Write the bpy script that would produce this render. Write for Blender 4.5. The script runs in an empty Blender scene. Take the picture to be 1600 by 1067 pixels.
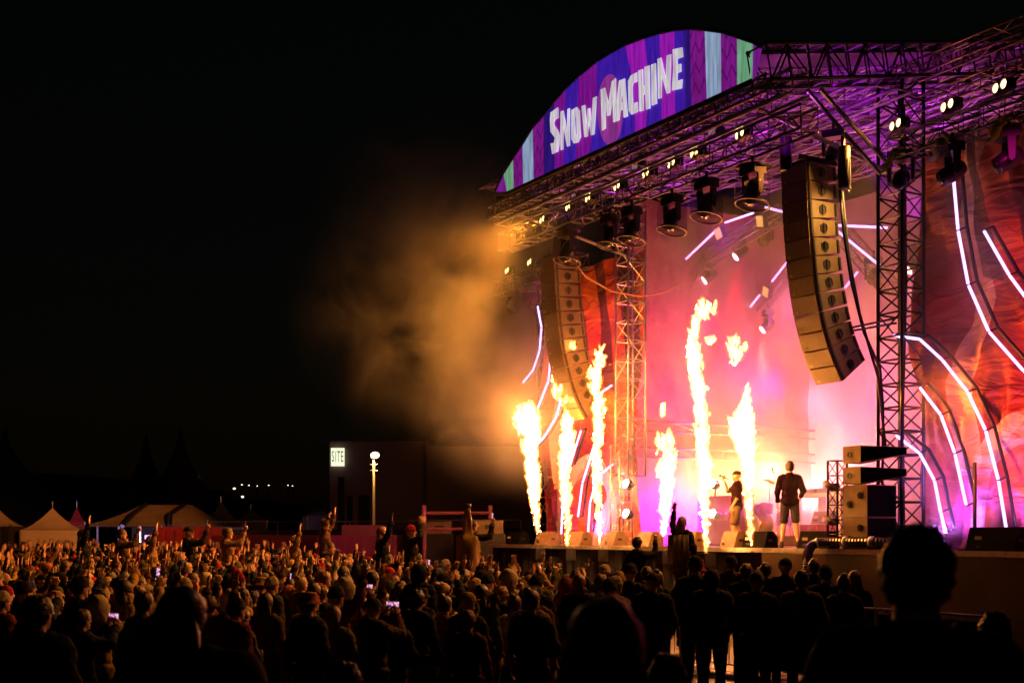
import bpy, bmesh, math, random
import numpy as np
from mathutils import Vector, Matrix, noise
from mathutils.geometry import tessellate_polygon
R = math.radians
rnd = random.Random(7)
C = bpy.context.scene.collection
SC = bpy.context.scene

# ---------------------------------------------------------------- camera
F = 1900.0; YH = 834.0; CZ = 2.1          # focal length in photo pixels, horizon row, eye height
cd = bpy.data.cameras.new('camera'); cam = bpy.data.objects.new('camera', cd); C.objects.link(cam)
cam.location = (0, 0, CZ); cam.rotation_euler = (R(90), 0, 0)
cd.sensor_width = 36; cd.lens = 36 * F / 1600; cd.shift_y = (YH - 533.5) / 1600
cd.clip_start = .05; cd.clip_end = 2000
cd.dof.use_dof = True; cd.dof.focus_distance = 26; cd.dof.aperture_fstop = 2.6
SC.camera = cam

# ---------------------------------------------------------------- night sky
w = bpy.data.worlds.new('World'); SC.world = w; w.use_nodes = True
nt = w.node_tree; bg = nt.nodes['Background']
sky = nt.nodes.new('ShaderNodeTexSky'); sky.sky_type = 'NISHITA'; sky.sun_disc = False
sky.sun_elevation = R(1); sky.sun_rotation = R(200)
nt.links.new(sky.outputs[0], bg.inputs[0]); bg.inputs[1].default_value = .0012
SC.view_settings.view_transform = 'Standard'; SC.view_settings.look = 'None'
SC.view_settings.exposure = 0; SC.view_settings.gamma = 1; SC.view_settings.use_curve_mapping = False
cy = SC.cycles
cy.use_denoising = True; cy.denoiser = 'OPENIMAGEDENOISE'
cy.max_bounces = 5; cy.diffuse_bounces = 2; cy.glossy_bounces = 2; cy.transmission_bounces = 3
cy.transparent_max_bounces = 12; cy.volume_bounces = 0; cy.volume_step_rate = 1.5; cy.volume_max_steps = 96
cy.sample_clamp_indirect = 4; cy.caustics_reflective = False; cy.caustics_refractive = False

# ---------------------------------------------------------------- stage frame (s along the front, t into the stage)
P0 = Vector((0, 34.9, 0)); U = Vector((.504, -.8637, 0)); N = Vector((.8637, .504, 0))
SM = Matrix(((U.x, N.x, 0, P0.x), (U.y, N.y, 0, P0.y), (0, 0, 1, 0), (0, 0, 0, 1)))
SR = math.atan2(U.y, U.x)
DZ = 1.80                                  # deck height
P0N = P0.dot(N)
def sp(x, y, t):                           # (s, z) of the point of stage plane t seen at photo pixel x, y
    r = (x - 800) / F
    d = (P0N + t) / (r * N.x + N.y)
    s = (r * d) * U.x + (d - P0.y) * U.y
    return s, CZ + (YH - y) / F * d
def s3(x, y, t):
    s, z = sp(x, y, t); return Vector((s, t, z))
def wp(x, y, d):
    return Vector(((x - 800) / F * d, d, CZ + (YH - y) / F * d))
def S2W(s, t, z): return SM @ Vector((s, t, z))
I4 = Matrix.Identity(4)

# ---------------------------------------------------------------- materials
MATS = {}
def mat(name, col=(.5, .5, .5), rough=.6, metal=0, em=None, es=0, var=0, vscale=8, bump=0, bscale=60, spec=.5):
    if name in MATS: return MATS[name]
    m = bpy.data.materials.new(name); m.use_nodes = True; t = m.node_tree; b = t.nodes['Principled BSDF']
    b.inputs['Roughness'].default_value = rough; b.inputs['Metallic'].default_value = metal
    b.inputs['Base Color'].default_value = (*col, 1); b.inputs['Specular IOR Level'].default_value = spec
    if em: b.inputs['Emission Color'].default_value = (*em, 1); b.inputs['Emission Strength'].default_value = es
    if var or bump:
        tc = t.nodes.new('ShaderNodeTexCoord')
    if var:
        n = t.nodes.new('ShaderNodeTexNoise'); n.inputs['Scale'].default_value = vscale; n.inputs['Detail'].default_value = 5
        t.links.new(tc.outputs['Object'], n.inputs['Vector'])
        cr = t.nodes.new('ShaderNodeValToRGB')
        cr.color_ramp.elements[0].position = .3; cr.color_ramp.elements[1].position = .7
        cr.color_ramp.elements[0].color = (*[c * (1 - var) for c in col], 1)
        cr.color_ramp.elements[1].color = (*[min(1, c * (1 + var)) for c in col], 1)
        t.links.new(n.outputs['Fac'], cr.inputs[0]); t.links.new(cr.outputs[0], b.inputs['Base Color'])
    if bump:
        n2 = t.nodes.new('ShaderNodeTexNoise'); n2.inputs['Scale'].default_value = bscale; n2.inputs['Detail'].default_value = 4
        bp = t.nodes.new('ShaderNodeBump'); bp.inputs['Strength'].default_value = bump; bp.inputs['Distance'].default_value = .02
        t.links.new(tc.outputs['Object'], n2.inputs['Vector']); t.links.new(n2.outputs['Fac'], bp.inputs['Height'])
        t.links.new(bp.outputs[0], b.inputs['Normal'])
    MATS[name] = m; return m
def emis(name, col, st):
    if name in MATS: return MATS[name]
    m = bpy.data.materials.new(name); m.use_nodes = True; t = m.node_tree
    b = t.nodes['Principled BSDF']; b.inputs['Base Color'].default_value = (*[c * .5 for c in col], 1)
    b.inputs['Emission Color'].default_value = (*col, 1); b.inputs['Emission Strength'].default_value = st
    MATS[name] = m; return m

BLK = mat('black_paint', (.02, .02, .022), .45, 0, var=.3, vscale=5)
ALU = mat('truss_aluminium', (.42, .42, .44), .35, .85, var=.15, vscale=9)
DKT = mat('black_truss_steel', (.045, .045, .05), .4, .5)
CABL = mat('rubber_cable', (.02, .02, .02), .6)
STEEL = mat('galvanised_steel', (.4, .4, .42), .4, .8, var=.2, vscale=6)

# ---------------------------------------------------------------- mesh builder
class MB:
    def __init__(s): s.v = []; s.f = []; s.m = []; s.mi = 0
    def add(s, vs, fs):
        o = len(s.v); s.v += [tuple(v) for v in vs]
        for f in fs: s.f.append(tuple(i + o for i in f)); s.m.append(s.mi)
    def box(s, c, d, M=None):
        x, y, z = d[0] / 2, d[1] / 2, d[2] / 2
        vs = [Vector((a * x, b * y, e * z)) for a in (-1, 1) for b in (-1, 1) for e in (-1, 1)]
        if M is not None: vs = [M @ v for v in vs]
        c = Vector(c); vs = [v + c for v in vs]
        s.add(vs, [(0, 1, 3, 2), (4, 6, 7, 5), (0, 4, 5, 1), (2, 3, 7, 6), (0, 2, 6, 4), (1, 5, 7, 3)])
        return s
    def prism(s, pts, axis, a, b):           # polygon in the two other axes, extruded along axis from a to b
        n = len(pts)
        def mk(p, h):
            return (h, p[0], p[1]) if axis == 0 else (p[0], h, p[1]) if axis == 1 else (p[0], p[1], h)
        vs = [mk(p, a) for p in pts] + [mk(p, b) for p in pts]
        s.add(vs, [tuple(range(n))[::-1], tuple(range(n, 2 * n))] + [(i, (i + 1) % n, n + (i + 1) % n, n + i) for i in range(n)])
        return s
    def tube(s, p0, p1, r, seg=6, r1=None, cap=True):
        p0 = Vector(p0); p1 = Vector(p1); d = p1 - p0
        if d.length < 1e-6: return s
        q = d.to_track_quat('Z', 'Y'); r1 = r if r1 is None else r1
        vs = []
        for p, rr in ((p0, r), (p1, r1)):
            for k in range(seg):
                a = 2 * math.pi * k / seg
                vs.append(p + q @ Vector((rr * math.cos(a), rr * math.sin(a), 0)))
        fs = [(i, (i + 1) % seg, seg + (i + 1) % seg, seg + i) for i in range(seg)]
        if cap: fs += [tuple(range(seg))[::-1], tuple(range(seg, 2 * seg))]
        s.add(vs, fs); return s
    def path(s, pts, r, seg=6):
        pts = [Vector(p) for p in pts]; n = len(pts); rs = r if isinstance(r, (list, tuple)) else [r] * n
        vs = []; up = None
        for i, p in enumerate(pts):
            d = (pts[min(i + 1, n - 1)] - pts[max(i - 1, 0)]).normalized()
            a = Vector((0, 0, 1)) if abs(d.z) < .95 else Vector((1, 0, 0))
            if up is None: x = d.cross(a).normalized()
            else:
                x = (up - d * up.dot(d)); x = x.normalized() if x.length > 1e-5 else d.cross(a).normalized()
            up = x; y = d.cross(x)
            for k in range(seg):
                an = 2 * math.pi * k / seg
                vs.append(p + (x * math.cos(an) + y * math.sin(an)) * rs[i])
        fs = [(i * seg + k, i * seg + (k + 1) % seg, (i + 1) * seg + (k + 1) % seg, (i + 1) * seg + k) for i in range(n - 1) for k in range(seg)]
        fs += [tuple(range(seg))[::-1], tuple(range((n - 1) * seg, n * seg))]
        s.add(vs, fs); return s
    def lathe(s, prof, c=(0, 0, 0), seg=12, M=None, cap=True):   # profile of (r, z)
        vs = []; c = Vector(c)
        for r, z in prof:
            for k in range(seg):
                a = 2 * math.pi * k / seg; v = Vector((r * math.cos(a), r * math.sin(a), z))
                vs.append((M @ v if M is not None else v) + c)
        n = len(prof)
        fs = [(i * seg + k, i * seg + (k + 1) % seg, (i + 1) * seg + (k + 1) % seg, (i + 1) * seg + k) for i in range(n - 1) for k in range(seg)]
        if cap: fs += [tuple(range(seg))[::-1], tuple(range((n - 1) * seg, n * seg))]
        s.add(vs, fs); return s
    def ell(s, c, r, seg=10, rings=7, fn=None):
        c = Vector(c); vs = []; 
        for i in range(1, rings):
            th = math.pi * i / rings
            for k in range(seg):
                a = 2 * math.pi * k / seg
                vs.append(Vector((r[0] * math.sin(th) * math.cos(a), r[1] * math.sin(th) * math.sin(a), r[2] * math.cos(th))) + c)
        n = len(vs); vs += [c + Vector((0, 0, r[2])), c - Vector((0, 0, r[2]))]
        fs = [(i * seg + k, (i + 1) * seg + k, (i + 1) * seg + (k + 1) % seg, i * seg + (k + 1) % seg) for i in range(rings - 2) for k in range(seg)]
        fs += [(n, k, (k + 1) % seg) for k in range(seg)]
        fs += [(n + 1, (rings - 2) * seg + (k + 1) % seg, (rings - 2) * seg + k) for k in range(seg)]
        s.add(vs, fs); return s
    def mesh(s, name, mats, smooth=False, origin=None):
        me = bpy.data.meshes.new(name)
        vs = s.v if origin is None else [(v[0] - origin[0], v[1] - origin[1], v[2] - origin[2]) for v in s.v]
        me.from_pydata(vs, [], s.f)
        for m in (mats if isinstance(mats, (list, tuple)) else [mats]): me.materials.append(m)
        me.polygons.foreach_set('material_index', s.m)
        me.polygons.foreach_set('use_smooth', [smooth] * len(s.f)); me.update(); return me
    def build(s, name, mats, parent=None, smooth=False, origin=None, stage=False):
        o = bpy.data.objects.new(name, s.mesh(name, mats, smooth, origin)); C.objects.link(o)
        if parent is not None: o.parent = parent
        elif stage:
            o.matrix_world = SM @ Matrix.Translation(origin if origin is not None else (0, 0, 0))
        elif origin is not None: o.location = origin
        return o
def tag(o, label=None, cat=None, group=None, kind=None):
    if label: o['label'] = label
    if cat: o['category'] = cat
    if group: o['group'] = group
    if kind: o['kind'] = kind
    return o
def thing(name, label, cat, loc=(0, 0, 0), rz=0, group=None, stage=False):
    o = bpy.data.objects.new(name, None); C.objects.link(o); o.empty_display_size = .2
    if stage: o.matrix_world = SM @ Matrix.Translation(loc) @ Matrix.Rotation(rz, 4, 'Z')
    else: o.location = loc; o.rotation_euler = (0, 0, rz)
    return tag(o, label, cat, group)
def dup(o, parent=None, top=True):
    c = o.copy(); C.objects.link(c)
    if parent is not None: c.parent = parent
    for ch in list(o.children): dup(ch, c)
    return c
def light(name, kind, loc, col, power, parent=None, size=.2, aim=None, spot=40, blend=.5, stage=True):
    l = bpy.data.lights.new(name, kind); l.color = col; l.energy = power
    if kind == 'SPOT': l.spot_size = R(spot); l.spot_blend = blend; l.shadow_soft_size = size
    elif kind == 'POINT': l.shadow_soft_size = size
    elif kind == 'AREA': l.shape = 'DISK'; l.size = size
    o = bpy.data.objects.new(name, l); C.objects.link(o)
    p = S2W(*loc) if stage else Vector(loc)
    q = Matrix.Identity(4)
    if aim is not None:
        a = S2W(*aim) if stage else Vector(aim)
        q = (a - p).to_track_quat('-Z', 'Y').to_matrix().to_4x4()
    o.matrix_world = Matrix.Translation(p) @ q
    return o

# ---------------------------------------------------------------- ground, sky dome is the world
def sst(a, b, x):
    k = min(1, max(0, (x - a) / (b - a))); return k * k * (3 - 2 * k)
def gz(x, y):                                   # the field dips a little in front of the camera's rise
    z = .25 * (1 - sst(4, 11, y))
    z -= .28 * sst(7, 13, y) * (1 - sst(18, 34, y)) * (1 - sst(1.0, 4.0, x))
    return z
def make_ground():
    xs = [-400, -150, -70, -45] + [-30 + i * 1.0 for i in range(61)] + [45, 70, 150, 400]
    ys = [-60, -20, -8] + [i * 1.0 for i in range(0, 60)] + [70, 90, 130, 200, 400, 900]
    vs = []
    for y in ys:
        for x in xs:
            k = .03 * noise.noise(Vector((x * .7, y * .7, 0))) if abs(x) < 40 and y < 60 else 0
            vs.append((x, y, gz(x, y) + k - .005))
    nx = len(xs)
    fs = [(j * nx + i, j * nx + i + 1, (j + 1) * nx + i + 1, (j + 1) * nx + i) for j in range(len(ys) - 1) for i in range(nx - 1)]
    m = MB(); m.add(vs, fs)
    g = mat('trampled_wet_mud', (.055, .042, .03), .35, 0, var=.5, vscale=1.5, bump=1.0, bscale=9)
    o = m.build('ground', g, smooth=True); tag(o, 'trampled wet muddy ground of the festival field', kind='structure')
make_ground()
# ================================================================ STAGE
def truss_geo(p0, p1, w, h, bay=.5, r=.024, rb=.011, tri=False, seg=6, roll=0):
    """lists of chord and lacing segments of a box truss along p0-p1"""
    p0 = Vector(p0); p1 = Vector(p1); d = p1 - p0; L = d.length; d = d / L
    a = Vector((0, 0, 1)) if abs(d.z) < .9 else Vector((1, 0, 0))
    x = d.cross(a).normalized(); y = x.cross(d).normalized()
    if roll:
        q = Matrix.Rotation(roll, 3, d); x = q @ x; y = q @ y
    cs = [(-w / 2, -h / 2), (w / 2, -h / 2), (w / 2, h / 2), (-w / 2, h / 2)] if not tri else [(-w / 2, h / 2), (w / 2, h / 2), (0, -h / 2)]
    off = [x * c[0] + y * c[1] for c in cs]
    n = max(1, round(L / bay)); faces = []
    chords = [(p0 + o, p1 + o) for o in off]
    for i in range(len(off)):
        A = off[i]; B = off[(i + 1) % len(off)]; seg_ = []
        for k in range(n):
            a0 = p0 + d * (L * k / n); a1 = p0 + d * (L * (k + 1) / n)
            if k % 2 == 0: seg_.append((a0 + A, a1 + B))
            else: seg_.append((a0 + B, a1 + A))
            seg_.append((a0 + A, a0 + B))
        seg_.append((p1 + A, p1 + B)); faces.append(seg_)
    return chords, faces, r, rb
def truss_mesh(mb, *a, **k):
    ch, fa, r, rb = truss_geo(*a, **k)
    for p, q in ch: mb.tube(p, q, r, 6)
    for f in fa:
        for p, q in f: mb.tube(p, q, rb, 4, cap=False)
def truss_thing(name, label, cat, p0, p1, w, h, m, group=None, m2=None, **k):
    p0 = Vector(p0)
    o = thing(name, label, cat, p0, 0, group, stage=True)
    ch, fa, r, rb = truss_geo(p0, p1, w, h, **k)
    for p, q in ch: MB().tube(p, q, r, 8).build('chord', m, o, True, p0)
    for f in fa:
        b = MB()
        for p, q in f: b.tube(p, q, rb, 4, cap=False)
        b.build('lacing', m2 or m, o, False, p0)
    return o

# ---- deck
def make_deck():
    o = tag(bpy.data.objects.new('stage_platform', None), 'black stage platform with a metal front edge and dark skirt', 'stage'); C.objects.link(o); o.matrix_world = SM
    dm = mat('worn_black_deck', (.05, .04, .045), .35, var=.5, vscale=3, bump=.2)
    S0, S1, T1 = -1.4, 19.5, 9.2
    k = 0; s = S0
    while s < S1 - .1:                                     # deck panels, 2 m wide
        e = min(s + 2, S1)
        for (a, b) in ((.04, 3), (3, 6), (6, T1)):
            MB().box(((s + e) / 2, (a + b) / 2, DZ - .03), (e - s - .012, b - a - .012, .06)).build('deck_panel', dm, o)
        s = e
    edge = mat('deck_edge_metal', (.55, .5, .42), .35, .7, var=.2)
    s = S0
    while s < S1 - .1:
        e = min(s + 2, S1)
        MB().box(((s + e) / 2, .0, DZ - .045), (e - s - .01, .07, .1)).build('edge_rail', edge, o)
        s = e
    sk = mat('black_skirt_cloth', (.035, .03, .03), .8, var=.4, vscale=2)
    b = MB(); n = 160; vs = []
    for i in range(n + 1):
        ss = S0 + (9.4 - S0) * i / n
        y = .16 + .035 * math.sin(i * 1.1)
        vs += [(ss, y, 0), (ss, y, DZ - .1)]
    b.add(vs, [(2 * i, 2 * i + 2, 2 * i + 3, 2 * i + 1) for i in range(n)])
    b.build('skirt', sk, o, True)
    pn = mat('brown_vinyl_panel', (.075, .045, .03), .35, var=.3, vscale=1.2, bump=.15, bscale=3)
    s = 10.1
    while s < S1 - .1:
        e = min(s + 2.4, S1)
        MB().box(((s + e) / 2, -.04, DZ / 2 - .02), (e - s - .02, .03, DZ - .18)).build('front_panel', pn, o)
        s = e
    for i in range(12):                                    # legs and under-deck braces seen between skirt and panels
        ss = S0 + .3 + i * 1.75
        MB().tube((ss, .45, 0), (ss, .45, DZ - .07), .03).build('deck_leg', STEEL, o)
make_deck()

# ---- backdrop inside the stage
def cloth(name, s0, s1, z0, z1, t, m, par=None, folds=.05, nx=90, nz=40, sag=.0, stage=True, seed=0):
    vs = []
    for j in range(nz + 1):
        for i in range(nx + 1):
            u = i / nx; v = j / nz; s = s0 + (s1 - s0) * u; z = z0 + (z1 - z0) * v
            y = t + folds * noise.noise(Vector((s * 1.1 + v * 1.5, z * .35 + seed, seed))) + folds * .35 * noise.noise(Vector((s * 4, z * 1.4, seed + 3)))
            y += folds * .5 * math.sin(s * 1.3 + z * .9 + 1.5 * noise.noise(Vector((s * .4, z * .4, seed + 9))))
            vs.append((s, y, z))
    b = MB(); w_ = nx + 1
    b.add(vs, [(j * w_ + i, j * w_ + i + 1, (j + 1) * w_ + i + 1, (j + 1) * w_ + i) for j in range(nz) for i in range(nx)])
    return b.build(name, m, par, True, None, stage)
cyc = mat('pale_backdrop_cloth', (.33, .27, .3), .85, var=.15, vscale=.8)
bd = cloth('backdrop_cloth', 3.2, 17.2, DZ, 11.6, 8.2, cyc, folds=.12)
tag(bd, 'large plain backdrop cloth washed pink and orange behind the band', 'backdrop')
side = cloth('side_drape', 0, 6.8, DZ, 11.2, 0, mat('maroon_drape', (.21, .10, .12), .9, var=.25), folds=.12, stage=False)
side.matrix_world = SM @ Matrix.Translation((3.4, 1.6, 0)) @ Matrix.Rotation(R(90), 4, 'Z')
tag(side, 'hazy crimson drape closing the far side of the stage', 'drape')
side2 = side.copy(); C.objects.link(side2); side2.matrix_world = SM @ Matrix.Translation((16.6, 1.8, 0)) @ Matrix.Rotation(R(90), 4, 'Z')
side2['label'] = 'dark drape behind the speaker stack closing the near side of the stage'

# ---- towers
TWL = (4.4, 1.0); TWR = (13.4, 1.0)
tw = truss_thing('lattice_tower', 'black lattice tower between the hanging speakers and the orange banner', 'tower', (TWR[0], TWR[1], DZ), (TWR[0], TWR[1], 11.0), .6, .6, mat('near_black_truss', (.018, .017, .02), .4, .4), 'stage towers', bay=.46, r=.036, rb=.02)
truss_thing('lattice_tower', 'lattice tower glowing orange beside the far pink banner', 'tower', (TWL[0], TWL[1], 3.6), (TWL[0], TWL[1], 10.6), .55, .55, ALU, 'stage towers', bay=.5, r=.028, rb=.014)
truss_thing('lattice_tower', 'short thin truss upright standing behind the two bright floor lamps', 'tower', (4.35, .75, DZ), (4.35, .75, 4.4), .4, .4, ALU, 'stage towers', bay=.4, r=.022, rb=.01)
for i, s in enumerate((-.95, .35)):
    truss_thing('lattice_tower', ['faint outer lattice tower lost in orange smoke', 'faint inner lattice tower behind the far curved light tubes'][i], 'tower', (s, 1.9, 0), (s, 1.9, 9.6), .6, .6, ALU, 'stage towers', bay=.8, r=.026, rb=.012)
truss_thing('lattice_tower', 'dark back lattice tower seen through the near tower', 'tower', (14.9, 5.4, DZ), (14.9, 5.4, 11.4), .55, .55, DKT, 'stage towers', bay=.55, r=.028, rb=.014)
# cable bundle on the near tower
b = MB()
for k in range(4):
    b.path([(TWR[0] - .05 + .03 * k, 1.05, 10.5), (TWR[0] + .03 * k, 1.0 + .02 * k, 7), (TWR[0] - .03 + .03 * k, 1.0, 4.5), (TWR[0] + .03 * k, 1.0, DZ)], .022, 5)
tag(b.build('cable', CABL, None, True, None, True), 'bundle of black cables running down inside the near tower', 'cable')

# ---- roof: one rigid grid of trusses with its skin
def roofz(t): return 10.35 + .21 * (t + 3)
def make_roof():
    o = tag(bpy.data.objects.new('stage_roof', None), 'stage roof grid of purple lit trusses', 'roof'); C.objects.link(o); o.matrix_world = SM
    rt = mat('roof_truss_metal', (.27, .26, .3), .4, .5)
    for s in [3.9, 5.3, 6.7, 8.1, 9.5, 10.9, 12.3]:
        b = MB(); truss_mesh(b, (s, -2.9, roofz(-2.9) + .1), (s, 8.6, roofz(8.6) + .1), .42, .5, bay=1.1, r=.034, rb=.013); b.build('roof_truss', rt, o)
    b = MB(); truss_mesh(b, (13.8, -3.0, roofz(-3)), (13.8, 8.6, roofz(8.6)), .5, .62, bay=.5, r=.038, rb=.02); b.build('edge_truss', DKT, o)
    for t in (-2.4, .2, 2.8, 5.4, 8.2):
        b = MB(); truss_mesh(b, (3.6, t, roofz(t) - .42 if t < 2 else roofz(t) - .3), (14.2, t, roofz(t) - .42 if t < 2 else roofz(t) - .3), .4, .42, bay=.95, r=.032, rb=.012); b.build('cross_truss', rt, o)
    sk = mat('roof_skin', (.035, .02, .03), .7, var=.3, vscale=1)
    b = MB(); b.add([(3.4, -3, roofz(-3) + .36), (14.0, -3, roofz(-3) + .36), (14.0, 9, roofz(9) + .36), (3.4, 9, roofz(9) + .36)], [(0, 1, 2, 3)])
    b.build('roof_skin', sk, o)
    # diagonal struts from the roof edge down to the tower, small drop pipes
    for (x0, y0, t0, x1, y1, t1) in ((1262, 142, -1.5, 1375, 272, .6), (1282, 140, -1.5, 1392, 262, .6)):
        MB().tube(s3(x0, y0, t0), s3(x1, y1, t1), .04).build('strut', DKT, o)
    for s in (4.6, 13.2):
        MB().tube((s, -2.6, 9.9), (s, 1, 9.2), .04).build('strut', rt, o)
    return o
make_roof()
# front gutter beam carrying the banner
b = MB(); truss_mesh(b, (3.8, -2.75, 10.05), (13.9, -2.75, 10.05), .35, .3, bay=.35, r=.03, rb=.014)
tag(b.build('banner_truss', mat('banner_truss_metal', (.09, .085, .1), .4, .5), None, False, None, True), 'slim truss running under the arched sign', 'truss')

# ---- arched sign
def cpx(x, y): return (760 + x / 3.557, 30 + y / 3.557)
def make_sign():
    T = -3.0
    org = Vector((8.9, T, 10.2))
    o = thing('arched_sign', 'arched purple striped banner reading Snow Machine in white letters', 'sign', org, 0, None, True)
    top = [(48, 962), (70, 915), (95, 860), (148, 775), (200, 698), (258, 603), (318, 535), (378, 460), (440, 388), (512, 320), (612, 238), (690, 190), (770, 145), (878, 105), (960, 80), (1045, 62), (1130, 54), (1213, 60), (1303, 72), (1393, 100), (1483, 130), (1532, 158)]
    bot = [(48, 970), (115, 967), (1478, 342), (1500, 318), (1532, 165)]
    def lerp(P, x):
        for a, b_ in zip(P, P[1:]):
            if a[0] <= x <= b_[0]: return a[1] + (b_[1] - a[1]) * (x - a[0]) / (b_[0] - a[0])
        return P[-1][1] if x > P[-1][0] else P[0][1]
    bl = (.055, .012, .42); mg = (.36, .012, .5); dp = (.2, .012, .28); te = (.30, .42, .62); gr = (.17, .42, .24); dk = (.03, .008, .2); pk = (.42, .05, .42)
    def banner_mat(name, col, zig=False, st=1.0):
        m = bpy.data.materials.new(name); m.use_nodes = True; t = m.node_tree; bs = t.nodes['Principled BSDF']
        tc = t.nodes.new('ShaderNodeTexCoord')
        mp = t.nodes.new('ShaderNodeMapping'); mp.inputs['Scale'].default_value = (6, 1, .6)
        n = t.nodes.new('ShaderNodeTexNoise'); n.inputs['Scale'].default_value = 2.2; n.inputs['Detail'].default_value = 6
        t.links.new(tc.outputs['Object'], mp.inputs[0]); t.links.new(mp.outputs[0], n.inputs['Vector'])
        cr = t.nodes.new('ShaderNodeValToRGB'); cr.color_ramp.elements[0].position = .25; cr.color_ramp.elements[1].position = .75
        cr.color_ramp.elements[0].color = (*[c * .5 for c in col], 1); cr.color_ramp.elements[1].color = (*[c * 1.35 for c in col], 1)
        t.links.new(n.outputs['Fac'], cr.inputs[0]); out = cr.outputs[0]
        if zig:                                            # printed zigzag lines
            sx = t.nodes.new('ShaderNodeSeparateXYZ'); t.links.new(tc.outputs['Object'], sx.inputs[0])
            def mth(op, a, b=None):
                k = t.nodes.new('ShaderNodeMath'); k.operation = op
                for i, q in enumerate((a, b)):
                    if q is None: continue
                    if isinstance(q, (int, float)): k.inputs[i].default_value = q
                    else: t.links.new(q, k.inputs[i])
                return k.outputs[0]
            pp = mth('PINGPONG', mth('MULTIPLY', sx.outputs[0], 1.0), .13)
            ph = mth('FRACT', mth('MULTIPLY', mth('ADD', sx.outputs[2], mth('MULTIPLY', pp, 1.8)), 2.6))
            ln = mth('LESS_THAN', ph, .16)
            mx = t.nodes.new('ShaderNodeMixRGB'); mx.inputs[2].default_value = (*[c * .3 for c in col], 1)
            t.links.new(mth('MULTIPLY', ln, .8), mx.inputs[0]); t.links.new(out, mx.inputs[1]); out = mx.outputs[0]
        t.links.new(out, bs.inputs['Base Color']); t.links.new(out, bs.inputs['Emission Color']); bs.inputs['Emission Strength'].default_value = st * .78  # emission stands in for the light coming through the banner
        bs.inputs['Roughness'].default_value = .6
        return m
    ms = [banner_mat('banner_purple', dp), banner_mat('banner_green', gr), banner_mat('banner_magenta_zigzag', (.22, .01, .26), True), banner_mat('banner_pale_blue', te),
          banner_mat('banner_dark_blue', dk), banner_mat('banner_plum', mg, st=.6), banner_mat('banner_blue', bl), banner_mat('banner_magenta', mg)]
    strp = [(48, 48, 0), (95, 115, 1), (148, 152, 2), (200, 205, 3), (258, 262, 2), (318, 318, 4), (378, 378, 5), (440, 430, 6), (512, 495, 5), (612, 568, 6), (770, 825, 7), (878, 885, 6), (960, 975, 7), (1045, 1050, 6),
            (1100, 1105, 4), (1130, 1140, 2), (1213, 1225, 3), (1303, 1305, 2), (1393, 1393, 1), (1483, 1478, 0), (1532, 1532, None)]
    b = MB(); K = 10
    for (a, a2, mi), (c, c2, _) in zip(strp, strp[1:]):
        b.mi = mi; vs = []; H = 4
        for i in range(K + 1):
            v = i / K; cv = 18 * math.sin(v * math.pi)
            for h in range(H + 1):
                u = h / H
                xt = a + (c - a) * u; xb = a2 + (c2 - a2) * u
                yt = lerp(top, xt); yb = lerp(bot, xb)
                bend = cv * (1 if 600 < xt < 900 else 0)
                x = xt + (xb - xt) * v + bend; y = yt + (yb - yt) * v
                p = s3(*cpx(x, y), T); vs.append(p)
        w_ = H + 1
        b.add(vs, [(i * w_ + h, (i + 1) * w_ + h, (i + 1) * w_ + h + 1, i * w_ + h + 1) for i in range(K) for h in range(H)])
    b.build('banner_face', ms, o, False, org)
    e = MB(); n = 32; c0 = s3(*cpx(688, 505), T - .012)
    vs = [c0] + [s3(*cpx(688 + 72 * math.cos(2 * math.pi * k / n), 505 + 198 * math.sin(2 * math.pi * k / n)), T - .012) for k in range(n)]
    e.add(vs, [(0, 1 + k, 1 + (k + 1) % n) for k in range(n)]); e.build('printed_oval', banner_mat('banner_oval', pk, st=.75), o, False, org)
    hb = MB(); vs = []                                     # dark rear sheet gives the sign depth
    xs = [t_[0] for t_ in top]
    for x in xs: vs += [s3(*cpx(x, lerp(top, x) - 2), T + .25), s3(*cpx(x, lerp(bot, x) + 2), T + .25)]
    hb.add(vs, [(2 * i, 2 * i + 1, 2 * i + 3, 2 * i + 2) for i in range(len(xs) - 1)])
    hb.build('rear_sheet', mat('banner_back', (.03, .02, .04), .8), o, False, org)
    MB().path([s3(*cpx(x, y), T) for x, y in top], .035, 6).build('arch_pipe', mat('arch_pipe_metal', (.2, .16, .25), .5, .5), o, True, org)
    MB().path([s3(*cpx(x, y), T) for x, y in [(50, 972), (115, 970), (1478, 345)]], .05, 6).build('bottom_pipe', BLK, o, True, org)
    wm = banner_mat('white_lettering', (.8, .74, .82), st=.95)
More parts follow.
